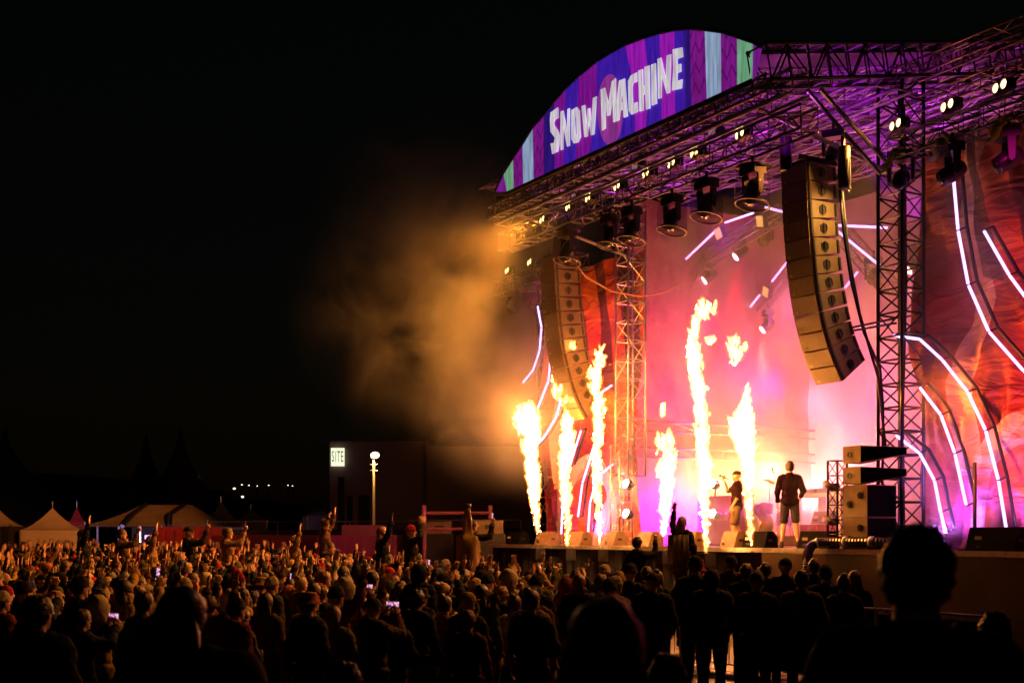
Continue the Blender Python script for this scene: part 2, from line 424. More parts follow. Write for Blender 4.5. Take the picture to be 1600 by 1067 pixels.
    L = {
        'S': [[(352, 520), (398, 492), (402, 548), (378, 560), (372, 575), (374, 590), (400, 622), (410, 650), (406, 700), (398, 735), (362, 750), (352, 692), (374, 688), (380, 660), (352, 628), (348, 560)]],
        'N': [[(407, 515), (423, 509), (449, 630), (452, 501), (465, 496), (465, 703), (449, 709), (423, 585), (421, 724), (407, 728)]],
        'O': [[(466, 508), (500, 490), (518, 508), (526, 655), (510, 684), (482, 691), (468, 668)], [(488, 545), (498, 540), (502, 638), (492, 644)]],
        'W': [[(520, 485), (541, 478), (553, 600), (560, 500), (574, 495), (583, 585), (595, 440), (618, 430), (602, 640), (582, 646), (568, 570), (558, 651), (539, 656)]],
        'M': [[(630, 393), (655, 382), (677, 470), (697, 348), (720, 330), (726, 567), (706, 574), (702, 450), (685, 535), (670, 539), (658, 455), (660, 607), (638, 620)]],
        'A': [[(736, 343), (768, 331), (786, 540), (763, 548), (760, 502), (743, 508), (736, 562), (706, 573)], [(746, 465), (752, 395), (758, 460)]],
        'C': [[(800, 315), (836, 297), (838, 347), (813, 356), (808, 380), (812, 470), (838, 462), (842, 515), (802, 531), (788, 510), (784, 345)]],
        'H': [[(840, 288), (866, 279), (868, 372), (880, 368), (878, 268), (906, 258), (910, 496), (887, 503), (883, 415), (869, 420), (871, 508), (847, 513)]],
        'I': [[(913, 255), (939, 246), (946, 470), (916, 481)]],
        'N2': [[(947, 223), (967, 215), (996, 335), (1003, 204), (1027, 196), (1020, 408), (1002, 415), (972, 310), (969, 438), (950, 443)]],
        'E': [[(1032, 170), (1088, 158), (1092, 210), (1057, 222), (1059, 255), (1081, 249), (1081, 292), (1058, 300), (1058, 345), (1089, 335), (1085, 385), (1027, 397), (1036, 280)]],
    }
    for key, loops in L.items():
        cx_ = sum(q[0] for q in loops[0]) / len(loops[0]); kx = .85 if key in 'SNOW' else .92; loops = [[(cx_ + (x - cx_) * kx, y) for x, y in q] for q in loops]
        lp = [[s3(*cpx(x, y), 0) for x, y in q] for q in loops]
        tris = tessellate_polygon([[Vector(sp(*cpx(x, y), T - .03)).to_3d() for x, y in q] for q in loops])
        flat = [(x, y) for q in loops for x, y in q]
        b = MB(); n = len(flat)
        fr = [s3(*cpx(x, y), T - .03) for x, y in flat]; bk = [v + Vector((0, .022, 0)) for v in fr]
        fs = [tuple(t_) for t_ in tris]; k = 0
        for q in loops:
            m_ = len(q); fs += [(k + i, k + (i + 1) % m_, n + k + (i + 1) % m_, n + k + i) for i in range(m_)]; k += m_
        b.add(fr + bk, fs); b.build('letter', wm, o, False, org)
make_sign()

# ---- front lighting truss and the wing trusses
FT, FZ = -2.0, 9.55
truss_thing('lighting_truss', 'long front truss hung under the roof carrying blinders and moving heads', 'truss', (3.1, FT, FZ), (14.0, FT, FZ), .42, .42, mat('front_truss_metal', (.12, .11, .11), .35, .8), bay=.42, r=.026, rb=.012)
WT, WZ = .3, 9.35
wm_ = mat('wing_truss_metal', (.09, .08, .08), .4, .8)
truss_thing('lighting_truss', 'near wing truss above the orange banner with two-lamp blinders', 'truss', (13.9, WT, WZ), (19.5, WT, WZ), .4, .4, wm_, 'wing trusses', bay=.42, r=.026, rb=.012)
truss_thing('lighting_truss', 'far wing truss in the smoke past the stage corner', 'truss', (-1.2, WT, WZ), (3.2, WT, WZ), .4, .4, wm_, 'wing trusses', bay=.42, r=.026, rb=.012)
# upper trusses above the near wing
for (a, b_, lb) in (((1400, 118), (1600, 50), 'upper thin truss rising above the near wing'), ((1440, 165), (1600, 108), 'red lit roof rail of the near wing')):
    p = s3(*a, 1.0); q = s3(*b_, 1.0); q = p + (q - p) * 1.3; q.z = p.z
    z_ = (p.z + s3(*b_, 1.0).z) / 2; p.z = q.z = z_
    truss_thing('wing_rail', lb, 'truss', p, q, .3, .3, mat('rail_metal', (.25, .2, .18), .4, .8), None, bay=.5, r=.022, rb=.01)

# ---- banners of the two wings
def wing_mat(name, seed):
    m = bpy.data.materials.new(name); m.use_nodes = True; t = m.node_tree; bs = t.nodes['Principled BSDF']
    N_ = t.nodes; Lk = t.links
    tc = N_.new('ShaderNodeTexCoord'); sx = N_.new('ShaderNodeSeparateXYZ'); Lk.new(tc.outputs['Object'], sx.inputs[0])
    def mth(op, a, b=None):
        k = N_.new('ShaderNodeMath'); k.operation = op
        for i, q in enumerate((a, b)):
            if q is None: continue
            if isinstance(q, (int, float)): k.inputs[i].default_value = q
            else: Lk.new(q, k.inputs[i])
        return k.outputs[0]
    n = N_.new('ShaderNodeTexNoise'); n.inputs['Scale'].default_value = .32; n.inputs['Detail'].default_value = 2; n.inputs['Distortion'].default_value = .6
    mp = N_.new('ShaderNodeMapping'); mp.inputs['Scale'].default_value = (1, 1, 1.3); mp.inputs['Rotation'].default_value = (0, .6, 0); mp.inputs['Location'].default_value = (seed, 0, seed)
    Lk.new(tc.outputs['Object'], mp.inputs[0]); Lk.new(mp.outputs[0], n.inputs['Vector'])
    cr = N_.new('ShaderNodeValToRGB'); e = cr.color_ramp.elements; cr.color_ramp.interpolation = 'LINEAR'
    e[0].position = .36; e[0].color = (.17, .01, .025, 1); e[1].position = .5; e[1].color = (.5, .06, .02, 1)
    k = e.new(.60); k.color = (.62, .17, .03, 1); k = e.new(.72); k.color = (.3, .025, .07, 1)  # orange bands put the orange light into the cloth colour
    Lk.new(n.outputs['Fac'], cr.inputs[0]); col = cr.outputs[0]
    def mix(f, a, c, amt=1):
        mx = N_.new('ShaderNodeMixRGB'); Lk.new(mth('MULTIPLY', f, amt), mx.inputs[0]); Lk.new(a, mx.inputs[1]); mx.inputs[2].default_value = (*c, 1); return mx.outputs[0]
    X = sx.outputs[0]; Z = sx.outputs[2]
    # jagged pale ribbon (object origin at the ribbon)
    zz = mth('PINGPONG', mth('ADD', Z, 10), 1.5)
    xr = mth('ABSOLUTE', mth('SUBTRACT', X, mth('ADD', .75, mth('MULTIPLY', zz, .22))))
    rib = mth('MULTIPLY', mth('LESS_THAN', xr, .26), mth('GREATER_THAN', Z, 3.2 + seed * .1))
    col = mix(rib, col, (.62, .45, .38), .85)
    # thin wavy lines
    wv = mth('MULTIPLY', mth('SINE', mth('MULTIPLY', X, 11)), .12)
    ln = mth('LESS_THAN', mth('FRACT', mth('MULTIPLY', mth('ADD', Z, wv), 1.3)), .05)
    msk = mth('MULTIPLY', ln, mth('GREATER_THAN', X, 1.7))
    col = mix(msk, col, (.05, .01, .03), .6)
    # big printed arcs near the floor
    for (cx, cz, r0, wd, c_) in ((2.3, 2.2, 1.25, .2, (.75, .6, .62)), (3.15, 2.0, 1.55, .22, (.5, .06, .08)), (4.2, 1.9, 1.1, .25, (.75, .55, .5)), (1.2, 1.8, .8, .25, (.35, .05, .3))):
        dx = mth('SUBTRACT', X, cx); dz = mth('SUBTRACT', Z, cz)
        rr = mth('SQRT', mth('ADD', mth('MULTIPLY', dx, dx), mth('MULTIPLY', mth('MULTIPLY', dz, dz), .45)))
        col = mix(mth('LESS_THAN', mth('ABSOLUTE', mth('SUBTRACT', rr, r0)), wd), col, c_, .5)
    # dark broad stripes towards the top
    st = mth('LESS_THAN', mth('FRACT', mth('MULTIPLY', mth('ADD', X, mth('MULTIPLY', Z, .18)), .9)), .5)
    hi = mth('MULTIPLY', mth('MULTIPLY', st, mth('GREATER_THAN', mth('ADD', Z, mth('MULTIPLY', X, .35)), 7.3)), mth('GREATER_THAN', X, .9))
    col = mix(hi, col, (.04, .012, .03), .85)
    Lk.new(col, bs.inputs['Base Color']); bs.inputs['Roughness'].default_value = .6
    cm = N_.new('ShaderNodeMapping'); cm.inputs['Scale'].default_value = (.8, 1, 2.6); cm.inputs['Rotation'].default_value = (0, -.45, 0); Lk.new(tc.outputs['Object'], cm.inputs[0])
    cn = N_.new('ShaderNodeTexNoise'); cn.inputs['Scale'].default_value = .9; cn.inputs['Detail'].default_value = 5; cn.inputs['Distortion'].default_value = 1.5; Lk.new(cm.outputs[0], cn.inputs['Vector'])
    gw = mth('LESS_THAN', mth('FRACT', mth('MULTIPLY', X, .62)), .012)
    hh = mth('SUBTRACT', cn.outputs['Fac'], mth('MULTIPLY', gw, .05))
    bp = N_.new('ShaderNodeBump'); bp.inputs['Strength'].default_value = 1; bp.inputs['Distance'].default_value = .16; Lk.new(hh, bp.inputs['Height']); Lk.new(bp.outputs[0], bs.inputs['Normal'])
    return m
wr = cloth('wing_banner', -.38, 6, DZ - .05, 9.6, 0, wing_mat('wing_print_near', 0), folds=.34, nx=110, nz=110, stage=False)
wr.matrix_world = SM @ Matrix.Translation((13.8, 1.45, 0)); tag(wr, 'near wing banner in crimson print with painted orange light, lit violet at its foot', 'banner', 'wing banners')
wl = cloth('wing_banner', 0, 4.9, DZ - .05, 9.6, 0, wing_mat('wing_print_far', 2), folds=.2, nx=80, nz=90, stage=False, seed=4)
wl.matrix_world = SM @ Matrix.Translation((-.7, 1.45, 0)); tag(wl, 'far wing banner behind the far hanging speakers with pale jagged print', 'banner', 'wing banners')

# ---- glowing curved tubes
TUBE = emis('violet_light_tube', (.68, .42, 1.0), 2.6)
def curved_tube(pts, t, label, pole=True, grp='curved light tubes on the wings', off=(14, 6)):
    ps = [s3(x, y, t) for x, y in pts]
    org = ps[-1].copy()
    o = thing('light_tube', label, 'light tube', org, 0, grp, True)
    for a, b_ in zip(ps, ps[1:]):
        d = (b_ - a)
        MB().tube(a + d * .02, b_ - d * .02, .028, 8).build('tube_segment', TUBE, o, True, org)
    if pole:
        pp = [s3(x + off[0], y - off[1], t + .2) for x, y in pts]
        qq = []
        for i in range(len(pp) - 1):
            for k in range(3): qq.append(pp[i].lerp(pp[i + 1], k / 3))
        qq.append(pp[-1]); MB().path(qq, .032, 6).build('curved_pole', mat('matt_black_pole', (.006, .006, .006), .6), o, True, org)
        for i in range(0, len(ps)):
            MB().tube(ps[i] + Vector((0, .02, 0)), pp[i], .018, 5).build('clamp', BLK, o, False, org)
    return o
LTR = [([(1490, 280), (1497, 360), (1513, 445), (1545, 518), (1600, 580), (1640, 612)], 'long curved violet tube high on the near wing banner'),
       ([(1537, 360), (1577, 430), (1602, 464), (1640, 500)], 'short violet tube at the upper edge of the near wing banner'),
       ([(1395, 524), (1437, 530), (1472, 562), (1512, 612), (1540, 672), (1560, 750), (1573, 830)], 'longest violet tube arching from the near tower down to the deck'),
       ([(1437, 605), (1470, 648), (1492, 708), (1510, 790)], 'violet tube ending above the deck between two longer arcs'),
       ([(1400, 680), (1437, 708), (1460, 750), (1470, 800), (1478, 832)], 'lowest violet tube curving from the near tower to the deck')]
for p, lb in LTR: curved_tube(p, .95, lb)
LTL = [([(840, 478), (846, 512), (843, 548), (833, 578), (817, 598)], 'highest violet tube beside the far hanging speakers'),
       ([(860, 557), (857, 595), (840, 638)], 'violet tube beside the leftmost flame top'),
       ([(877, 620), (870, 650), (850, 683), (822, 712)], 'violet tube crossing behind the second flame'),
       ([(908, 672), (899, 700), (890, 728)], 'short violet tube between second and third flame'),
       ([(927, 700), (910, 755), (903, 808)], 'violet tube leaning beside the third flame'),
       ([(930, 757), (922, 785), (919, 832)], 'violet tube reaching the deck next to the third flame'),
       ([(880, 775), (877, 835)], 'straight violet tube low behind the second flame'),
       ([(956, 602), (938, 614)], 'tiny violet tube above the far truss upright'),
       ([(958, 725), (938, 741)], 'tiny violet tube beside the short truss upright')]
for p, lb in LTL: curved_tube(p, .95, lb, pole=len(p) > 2, off=(8, 3))

for z_, lb in ((5.0, 'upper'), (4.3, 'lower')):
    truss_thing('wall_truss', lb + ' level truss along the crimson side drape', 'truss', (3.75, 1.9, z_), (3.75, 8.0, z_), .25, .25, mat('wall_truss_metal', (.2, .16, .2), .4, .6), 'trusses along the side drape', bay=.9, r=.022, rb=.01)
# ---- inner light ring: truss legs with straight tubes and square amber lamps
ATM = mat('inner_truss_metal', (.2, .18, .2), .35, .8)
TI = 3.6
AMB = emis('amber_lamp_face', (1.0, .62, .18), .75)
def inner_truss(a, b_, label, t=TI):
    p = s3(*a, t + .45); q = s3(*b_, t + .45)
    truss_thing('angled_truss', label, 'truss', p, q, .34, .34, ATM, 'angled trusses over the band', bay=.34, r=.022, rb=.01)
inner_truss((1022, 540), (1120, 385), 'angled truss rising from the leftmost square amber lamp')
inner_truss((1110, 400), (1225, 330), 'angled truss below the topmost amber lamps')
inner_truss((1215, 335), (1300, 345), 'level truss hidden behind the near hanging speakers', 3.6)
inner_truss((1300, 345), (1390, 450), 'angled truss descending towards the near tower')
inner_truss((1170, 500), (1235, 425), 'small angled truss deeper in the stage', 6.0)
def in_tube(a, b_, label, t=TI, r=.03):
    p = s3(*a, t); q = s3(*b_, t)
    o = MB().tube(p, q, r, 8).build('light_tube', TUBE, None, True, p, True); tag(o, label, 'light tube', 'straight light tubes over the band')
for a, b_, lb, t in [((1003, 513), (1047, 438), 'lowest straight violet tube slanting up from the far amber lamp', TI), ((1062, 414), (1115, 364), 'straight violet tube above the square amber lamp', TI),
                     ((1133, 348), (1177, 333), 'straight violet tube near the top of the inner ring', TI), ((1196, 324), (1226, 332), 'short violet tube meeting the near hanging speakers', TI),
                     ((1307, 360), (1378, 418), 'bright violet tube slanting down beside the near tower', TI), ((1300, 352), (1386, 356), 'level violet tube passing behind the near tower', TI),
                     ((1206, 440), (1230, 409), 'small violet tube deep in the pink haze', 6), ((1167, 486), (1187, 461), 'smallest violet tube deep in the pink haze', 6),
                     ((1320, 450), (1340, 425), 'small violet tube between speakers and tower', 6)]: in_tube(a, b_, lb, t)
def amber(x, y, rot, label, t=TI - .15, sz=.27):
    p = s3(x, y, t)
    o = thing('square_lamp', label, 'stage lamp', p, 0, 'square amber lamps', True)
    M = Matrix.Rotation(R(rot), 3, 'Y') @ Matrix.Rotation(R(18), 3, 'X')
    MB().box((0, .08, 0), (sz, .14, sz * 1.15), M).build('housing', BLK, o)
    MB().box(M @ Vector((0, -.003, 0)), (sz * .88, .012, sz), M).build('lamp_face', AMB, o)
    MB().tube((0, .15, 0), (.1, .45, .1), .025).build('bracket', BLK, o)
for a in [(995, 527, 25, 'square amber lamp lowest at the far end of the ring'), (1051, 432, 35, 'square amber lamp halfway up the ring'), (1122, 365, -10, 'square amber lamp above the fifth flame'), (1187, 346, 12, 'square amber lamp at the top of the ring')]: amber(*a)
amber(1196, 456, 30, 'square lamp deep in the pink haze', 6.0)

# ---- blinders
WARM = emis('warm_blinder_lamp', (1.0, .62, .22), 5)
def make_blinder(label, p, lean=0, grp='two-lamp blinders'):
    o = thing('blinder_light', label, 'stage light', p, R(-14), grp, True)
    MB().prism([(-.21, -.09), (.21, -.09), (.21, .09), (-.21, .09)], 1, .02, .16).build('housing', BLK, o)
    for k in (-1, 1):
        b = MB(); M = Matrix.Rotation(R(90), 3, 'X')
        b.lathe([(.095, 0), (.1, .02), (.085, .03), (.085, -.03)], (k * .105, .0, 0), 14, M); b.build('lamp_ring', BLK, o)
        MB().lathe([(.0, -.0), (.082, .0), (.07, .02), (.03, .035), (0, .038)], (k * .105, .0, 0), 14, M).build('bulb_face', WARM, o, True)
    MB().path([(-.24, .08, 0), (-.24, .08, -.2), (0, .08, -.26), (.24, .08, -.2), (.24, .08, 0)], .012, 5).build('yoke', STEEL, o)
    return o
BL = [(889, 323, 'lowest at the far end of the front truss'), (920, 309, 'second from the far end of the front truss'), (965, 291, 'under the letter O of the sign'), (1010, 271, 'below the first arch truss beside a hoist'),
      (1050, 255, 'under the word Machine'), (1086, 239, 'above a wrapped moving head'), (1157, 209, 'highest on the front truss'), (848, 343, 'blazing at the far corner of the front truss')]
BP = []
for x, y, lb in BL:
    p = s3(x, y, FT - .1); make_blinder('two-lamp blinder ' + lb, p); BP.append(p)
for x, y, lb in [(1400, 195, 'beside the near tower head'), (1481, 165, 'in the middle of the near wing truss'), (1563, 135, 'near the edge of the picture on the wing truss'), (793, 423, 'outermost in the orange smoke'), (828, 410, 'in the orange smoke beside the far speakers')]:
    p = s3(x, y, WT - .1); make_blinder('two-lamp blinder ' + lb, p); BP.append(p)

# ---- moving heads in clear rain domes
DOME = bpy.data.materials.new('clear_rain_dome'); DOME.use_nodes = True
_t = DOME.node_tree; _t.nodes.remove(_t.nodes['Principled BSDF']); _o = _t.nodes['Material Output']
_tr = _t.nodes.new('ShaderNodeBsdfTransparent'); _tr.inputs[0].default_value = (.8, .76, .84, 1); _gl = _t.nodes.new('ShaderNodeBsdfGlossy'); _gl.inputs['Roughness'].default_value = .12
_mx = _t.nodes.new('ShaderNodeMixShader'); _mx.inputs[0].default_value = .06; _nz = _t.nodes.new('ShaderNodeTexNoise'); _nz.inputs['Scale'].default_value = 9
_bp = _t.nodes.new('ShaderNodeBump'); _bp.inputs['Strength'].default_value = 1; _bp.inputs['Distance'].default_value = .05
_t.links.new(_nz.outputs[0], _bp.inputs['Height']); _t.links.new(_bp.outputs[0], _gl.inputs['Normal'])
_t.links.new(_tr.outputs[0], _mx.inputs[1]); _t.links.new(_gl.outputs[0], _mx.inputs[2]); _t.links.new(_mx.outputs[0], _o.inputs[0])
GOLD = mat('dome_rim_metal', (.035, .025, .015), .4, 0)
LENS = mat('dark_glass_lens', (.02, .02, .03), .05)
HEADM = mat('fixture_black_plastic', (.03, .03, .034), .3)
def make_head(label, p, tilt=25, pan=0, dome=True, lens=LENS, sc=1.0, grp='moving heads'):
    o = thing('moving_head', label, 'stage light', p, R(pan), grp, True); o.scale = (sc,) * 3
    MB().prism([(-.2, -.13), (.2, -.13), (.2, .13), (-.2, .13)], 2, -.13, .02).build('base', HEADM, o)
    MB().tube((0, 0, .02), (0, 0, .2), .03).build('clamp', BLK, o)
    for k in (-1, 1):
        MB().prism([(-.06, -.13), (.06, -.13), (.045, -.46), (0, -.5), (-.045, -.46)], 0, k * .19 - .025, k * .19 + .025).build('yoke_arm', HEADM, o)
    M = Matrix.Rotation(R(180 - tilt), 3, 'X')
    MB().lathe([(.1, -.2), (.135, -.12), (.145, .05), (.13, .16), (.125, .2)], (0, 0, -.42), 14, M).build('head', HEADM, o, True)
    MB().lathe([(0, .195), (.128, .205), (.11, .225), (0, .235)], (0, 0, -.42), 14, M).build('lens', lens, o, True)
    if dome:
        MB().lathe([(.25, -.02), (.29, -.15), (.3, -.35), (.3, -.62), (.24, -.7)], (0, 0, .0), 18, None, False).build('rain_dome', DOME, o, True)
        b = MB(); b.lathe([(.3, .02), (.22, .05), (.1, .08)], (0, 0, -.01), 16); b.build('dome_cap', BLK, o, True)
        b = MB(); b.lathe([(.29, .0), (.31, -.01), (.315, -.03), (.29, -.04), (.275, -.02)], (0, 0, -.62), 18, Matrix.Rotation(R(-12), 3, 'X'), False); b.build('dome_rim', GOLD, o, True)
    return o
for x, y, k, lb in [(1176, 262, 1.1, 'largest wrapped moving head beside the near hanging speakers'), (1104, 285, 1.1, 'wrapped moving head second from the near speakers'), (1050, 310, 1.05, 'wrapped moving head in the middle of the front truss'),
                    (987, 328, 1.05, 'wrapped moving head above the orange lattice tower'), (953, 340, 1.0, 'wrapped moving head left of the orange lattice tower top'), (886, 362, 1.1, 'wrapped moving head over the far hanging speakers')]:
    make_head(lb, s3(x, y, FT), sc=k)
for x, y, pn, lb in [(1408, 240, 30, 'moving head in a torn wrapper on the near tower'), (1488, 228, -30, 'moving head hanging over the near wing banner'), (1576, 205, -40, 'moving head at the outer end of the near wing truss')]:
    make_head(lb, s3(x, y, WT), 60, pn, False, sc=1.15)
WRAP = mat('torn_green_wrap', (.35, .4, .12), .4, var=.4)
for x, y, sc_ in [(1398, 240, 1), (1468, 222, .9), (1565, 190, 1.1)]:
    p = s3(x, y, WT - .25); b = MB(); n = 9; vs = []
    for j in range(6):
        for i in range(n):
            u = i / (n - 1) - .5; v = j / 5 - .5
            vs.append((u * .5 * sc_, .06 * noise.noise(Vector((u * 5, v * 5, x))) * 3, v * .16 - abs(u) * .25 + u * .25 + .07 * noise.noise(Vector((u * 4, v * 4, x + 7)))))
    b.add(vs, [(j * n + i, j * n + i + 1, (j + 1) * n + i + 1, (j + 1) * n + i) for j in range(5) for i in range(n - 1)])
    o = b.build('rain_wrap', WRAP, None, True); o.matrix_world = SM @ Matrix.Translation(p)
    tag(o, 'torn yellow green plastic wrap on the moving head ' + {1398: 'at the near tower', 1468: 'over the wing banner', 1565: 'at the wing truss end'}[x], 'rain cover')
for x, y, lb in [(800, 455, 'faint moving head in the orange smoke'), (833, 448, 'faint moving head beside the far speakers')]: make_head(lb, s3(x, y, WT), 30, 20, False)
# inner lit wash heads
PINKL = emis('pink_wash_lens', (1.0, .55, .62), 7)
HW = [(1104, 440, 4.2, 'lit wash head shining straight above the fifth flame'), (1066, 487, 5.0, 'lit wash head pouring a pale beam over the singer'), (1153, 403, 4.4, 'lit wash head throwing a red beam'), (1195, 517, 6.0, 'lit wash head low in the pink haze'), (1424, 424, 6.5, 'lit wash head seen through the near tower')]
HWP = []
for x, y, t, lb in HW:
    p = s3(x, y, t); HWP.append(p); make_head(lb, p + Vector((0, .12, .58)), 52, -25, False, PINKL)
for x, y, t, lb in [(1196, 372, 4.5, 'unlit moving head below the inner ring'), (1085, 405, 4.4, 'dark moving head against the inner truss'), (1365, 430, 5, 'dark moving head between near speakers and tower'), (1302, 238, 0, 'dark hoist head above the near speakers')]:
    make_head(lb, s3(x, y, t) + Vector((0, 0, .4)), 40, 30, False)

# ---- hoists over the front
def hoist(x, y, t, h, label, r=.12):
    p = s3(x, y, t); o = thing('chain_hoist', label, 'hoist', p, 0, 'chain hoists', True)
    MB().lathe([(r * .8, 0), (r, .03), (r, h - .03), (r * .8, h)], (0, 0, -h / 2), 12).build('motor_body', BLK, o, True)
    MB().tube((0, 0, h / 2), (0, 0, h / 2 + 1.1), .012, 5).build('chain', STEEL, o)
    MB().path([(.14, 0, h * .2), (.15, 0, -.2), (.14, .0, -h * .5), (.17, 0, -h * .55), (.14, 0, -h * .62), (.11, 0, -h * .57)], .014, 5).build('hook', STEEL, o)
hoist(1228, 238, -1, .75, 'black chain hoist over the near hanging speakers')
hoist(1319, 262, -.6, .8, 'black chain hoist behind the top of the near speakers')
hoist(960, 352, -1.4, .35, 'small hoist at the far end of the front truss')
for x, y, lb in [(999, 262, 'below the word Snow'), (1120, 208, 'below the end of the word Machine'), (903, 308, 'near the far end')]:
    p = s3(x, y, -1.6); o = thing('motor_box', 'round labelled hoist motor on the front truss ' + lb, 'hoist', p, 0, 'hoist motors on the front truss', True)
    MB().lathe([(.1, -.17), (.13, -.14), (.13, .14), (.1, .17)], (0, 0, 0), 12, Matrix.Rotation(R(90), 3, 'Y')).build('drum', BLK, o, True)
    MB().box((0, -.131, 0), (.2, .006, .1)).build('maker_plate', mat('pink_plate', (.7, .5, .6), .4, em=(.8, .4, .6), es=.25), o)  # pink light on the plate put in as emission
    MB().tube((0, 0, .1), (0, 0, .8), .01, 5).build('chain', STEEL, o)
# ================================================================ SPEAKERS AND STAGE GEAR
GRILL = mat('speaker_grille_cloth', (.2, .13, .055), .55, 0, var=.15, vscale=14, bump=.5, bscale=140)
CAB = mat('speaker_cabinet_paint', (.10, .07, .045), .45, 0, var=.25, vscale=7, bump=.2)
def make_array(label, s, t, ztop, grp):
    o = thing('line_array', label, 'speaker array', (s, t, ztop), 0, grp, True)
    W, H, D = .70, .356, .76
    MB().box((0, D / 2 + .05, .06), (W * .86, D, .06)).build('fly_frame', BLK, o)
    MB().box((W * .36, D / 2, .09), (.05, D + .2, .1)).build('fly_frame', BLK, o)
    ang = [2.5, 3.2, 4, 5.2, 6.6, 8.4, 10.8, 13.8, 17.4, 22, 27.5, 33.5]; p = Vector((0, 0, 0)); cum = 0
    box = hf = gr = hd = None
    for a in ang:
        Rm = Matrix.Rotation(R(a), 3, 'X')
        if box is None:
            # local: front at y=0, rear at y=D, hangs down from z=0 to -H; the rear is lower to make the wedge
            b = MB(); wz = .045
            vs = [(-W / 2, 0, 0), (W / 2, 0, 0), (W / 2, D, -wz), (-W / 2, D, -wz), (-W / 2, 0, -H), (W / 2, 0, -H), (W / 2, D, -H + wz), (-W / 2, D, -H + wz)]
            b.add(vs, [(0, 1, 2, 3), (7, 6, 5, 4), (0, 4, 5, 1), (1, 5, 6, 2), (2, 6, 7, 3), (3, 7, 4, 0)])
            box = b.mesh('speaker_box', mat('array_cabinet_paint', (.16, .11, .055), .5, var=.15, vscale=7, bump=.2))
            g = MB(); g.box((0, -.013, -H / 2), (W - .02, .022, H - .022)); gr = g.mesh('grille', GRILL)
            h = MB(); h.box((W / 2 + .012, .05, -H / 2), (.02, .05, H - .02)); rg = h.mesh('rigging_plate', BLK); h = MB(); h.box((W / 2 + .012, D - .06, -H / 2), (.02, .04, H - .12)); rg2 = h.mesh('rear_rigging_plate', BLK)
            hb = MB(); M = Matrix.Rotation(R(90), 3, 'Y')
            hb.lathe([(.105, -.004), (.105, .008), (.09, .008), (.088, -.002), (.0, -.002)], (W / 2 + .002, D * .48, -H / 2), 6, M)
            hb.box((W / 2 + .012, D * .48, -H / 2), (.014, .03, .19)); hd = hb.mesh('side_handle', BLK)
            lg = MB(); lg.box((-W / 2 + .12, -.026, -H + .07), (.07, .004, .045)); lgm = lg.mesh('badge', mat('badge_grey', (.45, .38, .25), .4))
        bo = bpy.data.objects.new('speaker_box', box); C.objects.link(bo); bo.parent = o; bo.location = p; bo.rotation_euler = (R(a), 0, 0)
        for nm, me in (('grille', gr), ('rigging_plate', rg), ('rigging_plate', rg2), ('side_handle', hd), ('badge', lgm)):
            c = bpy.data.objects.new(nm, me); C.objects.link(c); c.parent = bo
        p = p + Rm @ Vector((0, 0, -(H + .004)))
    return o
sa, za = sp(1222, 266, -1.0)
make_array('near line array of twelve speakers curving down beside the near tower', sa + .33, -1.0, za, 'hanging line arrays')
sb, zb = sp(845, 410, -1.0)
make_array('far line array of twelve speakers glowing red beside the smoke', sb + .33, -1.0, za, 'hanging line arrays')
# cables from the near array to the tower
for pts, lb in (([(1312, 290, -.6), (1318, 360, -.6), (1330, 440, -.4), (1350, 520, 0), (1375, 575, .4), (1380, 640, .7), (1378, 830, .8)], 'thick black cable sagging from near speakers to the tower'),
                ([(1316, 300, -.5), (1326, 400, -.4), (1343, 490, -.2), (1372, 590, .4), (1384, 700, .8)], 'thin black cable sagging beside the thick one')):
    tag(MB().path([s3(*p) for p in pts], .028, 6).build('cable', CABL, None, True, None, True), lb, 'cable')
for y0, y1 in ((512, 497), (517, 505)):
    tag(MB().tube(s3(1330, y0, -.6), s3(1400, y1, .8), .022).build('stay_pipe', DKT, None, False, None, True), 'upper stay pipe between array and near tower' if y0 == 512 else 'lower stay pipe between array and near tower', 'pipe')
tag(MB().path([s3(893, 405, -.9), s3(915, 432, -.5), s3(955, 455, .2), s3(1000, 463, .9), s3(1035, 458, 2), s3(1060, 445, 3)], .022, 6).build('cable', mat('orange_cable', (.5, .25, .15), .6), None, True, None, True), 'cable sagging from the far speakers across the lattice tower', 'cable')

# ---- wedge monitors along the edge
WED = mat('monitor_cabinet', (.2, .13, .07), .5, var=.2, vscale=6, bump=.2)
WEDD = mat('monitor_cabinet_black', (.004, .004, .004), .8, spec=.05)
WGR = mat('monitor_grille', (.34, .26, .15), .6, bump=.4, bscale=90)
def wedge(x, t, label, w=.62, dark=False, rz=0, z=DZ, s=None, h=.36, grp='stage monitors along the front edge'):
    if s is None: s = sp(x, 850, t)[0]
    o = thing('stage_monitor', label, 'speaker', (s, t, z), R(rz), grp, True)
    b = MB(); b.prism([(0, 0), (.44, 0), (.44, h * .62), (.30, h), (.12, h)], 0, -w / 2, w / 2); b.build('cabinet', WEDD if dark else WED, o)
    g = MB(); g.add([(-w / 2 + .03, .447, .03), (w / 2 - .03, .447, .03), (w / 2 - .03, .447, h * .6), (-w / 2 + .03, .447, h * .6)], [(0, 1, 2, 3)]); g.build('grille', WGR, o)
    MB().box((w / 2 + .004, .2, h * .45), (.008, .12, .05)).build('handle', BLK, o)
    MB().box((-w * .22, -.004, .08), (.1, .008, .05)).build('connector_plate', BLK, o)
    MB().box((-w * .22, -.004, h * .55), (.14, .006, .06)).build('badge_plate', mat('badge_grey', (.45, .38, .25), .4), o)
    return o
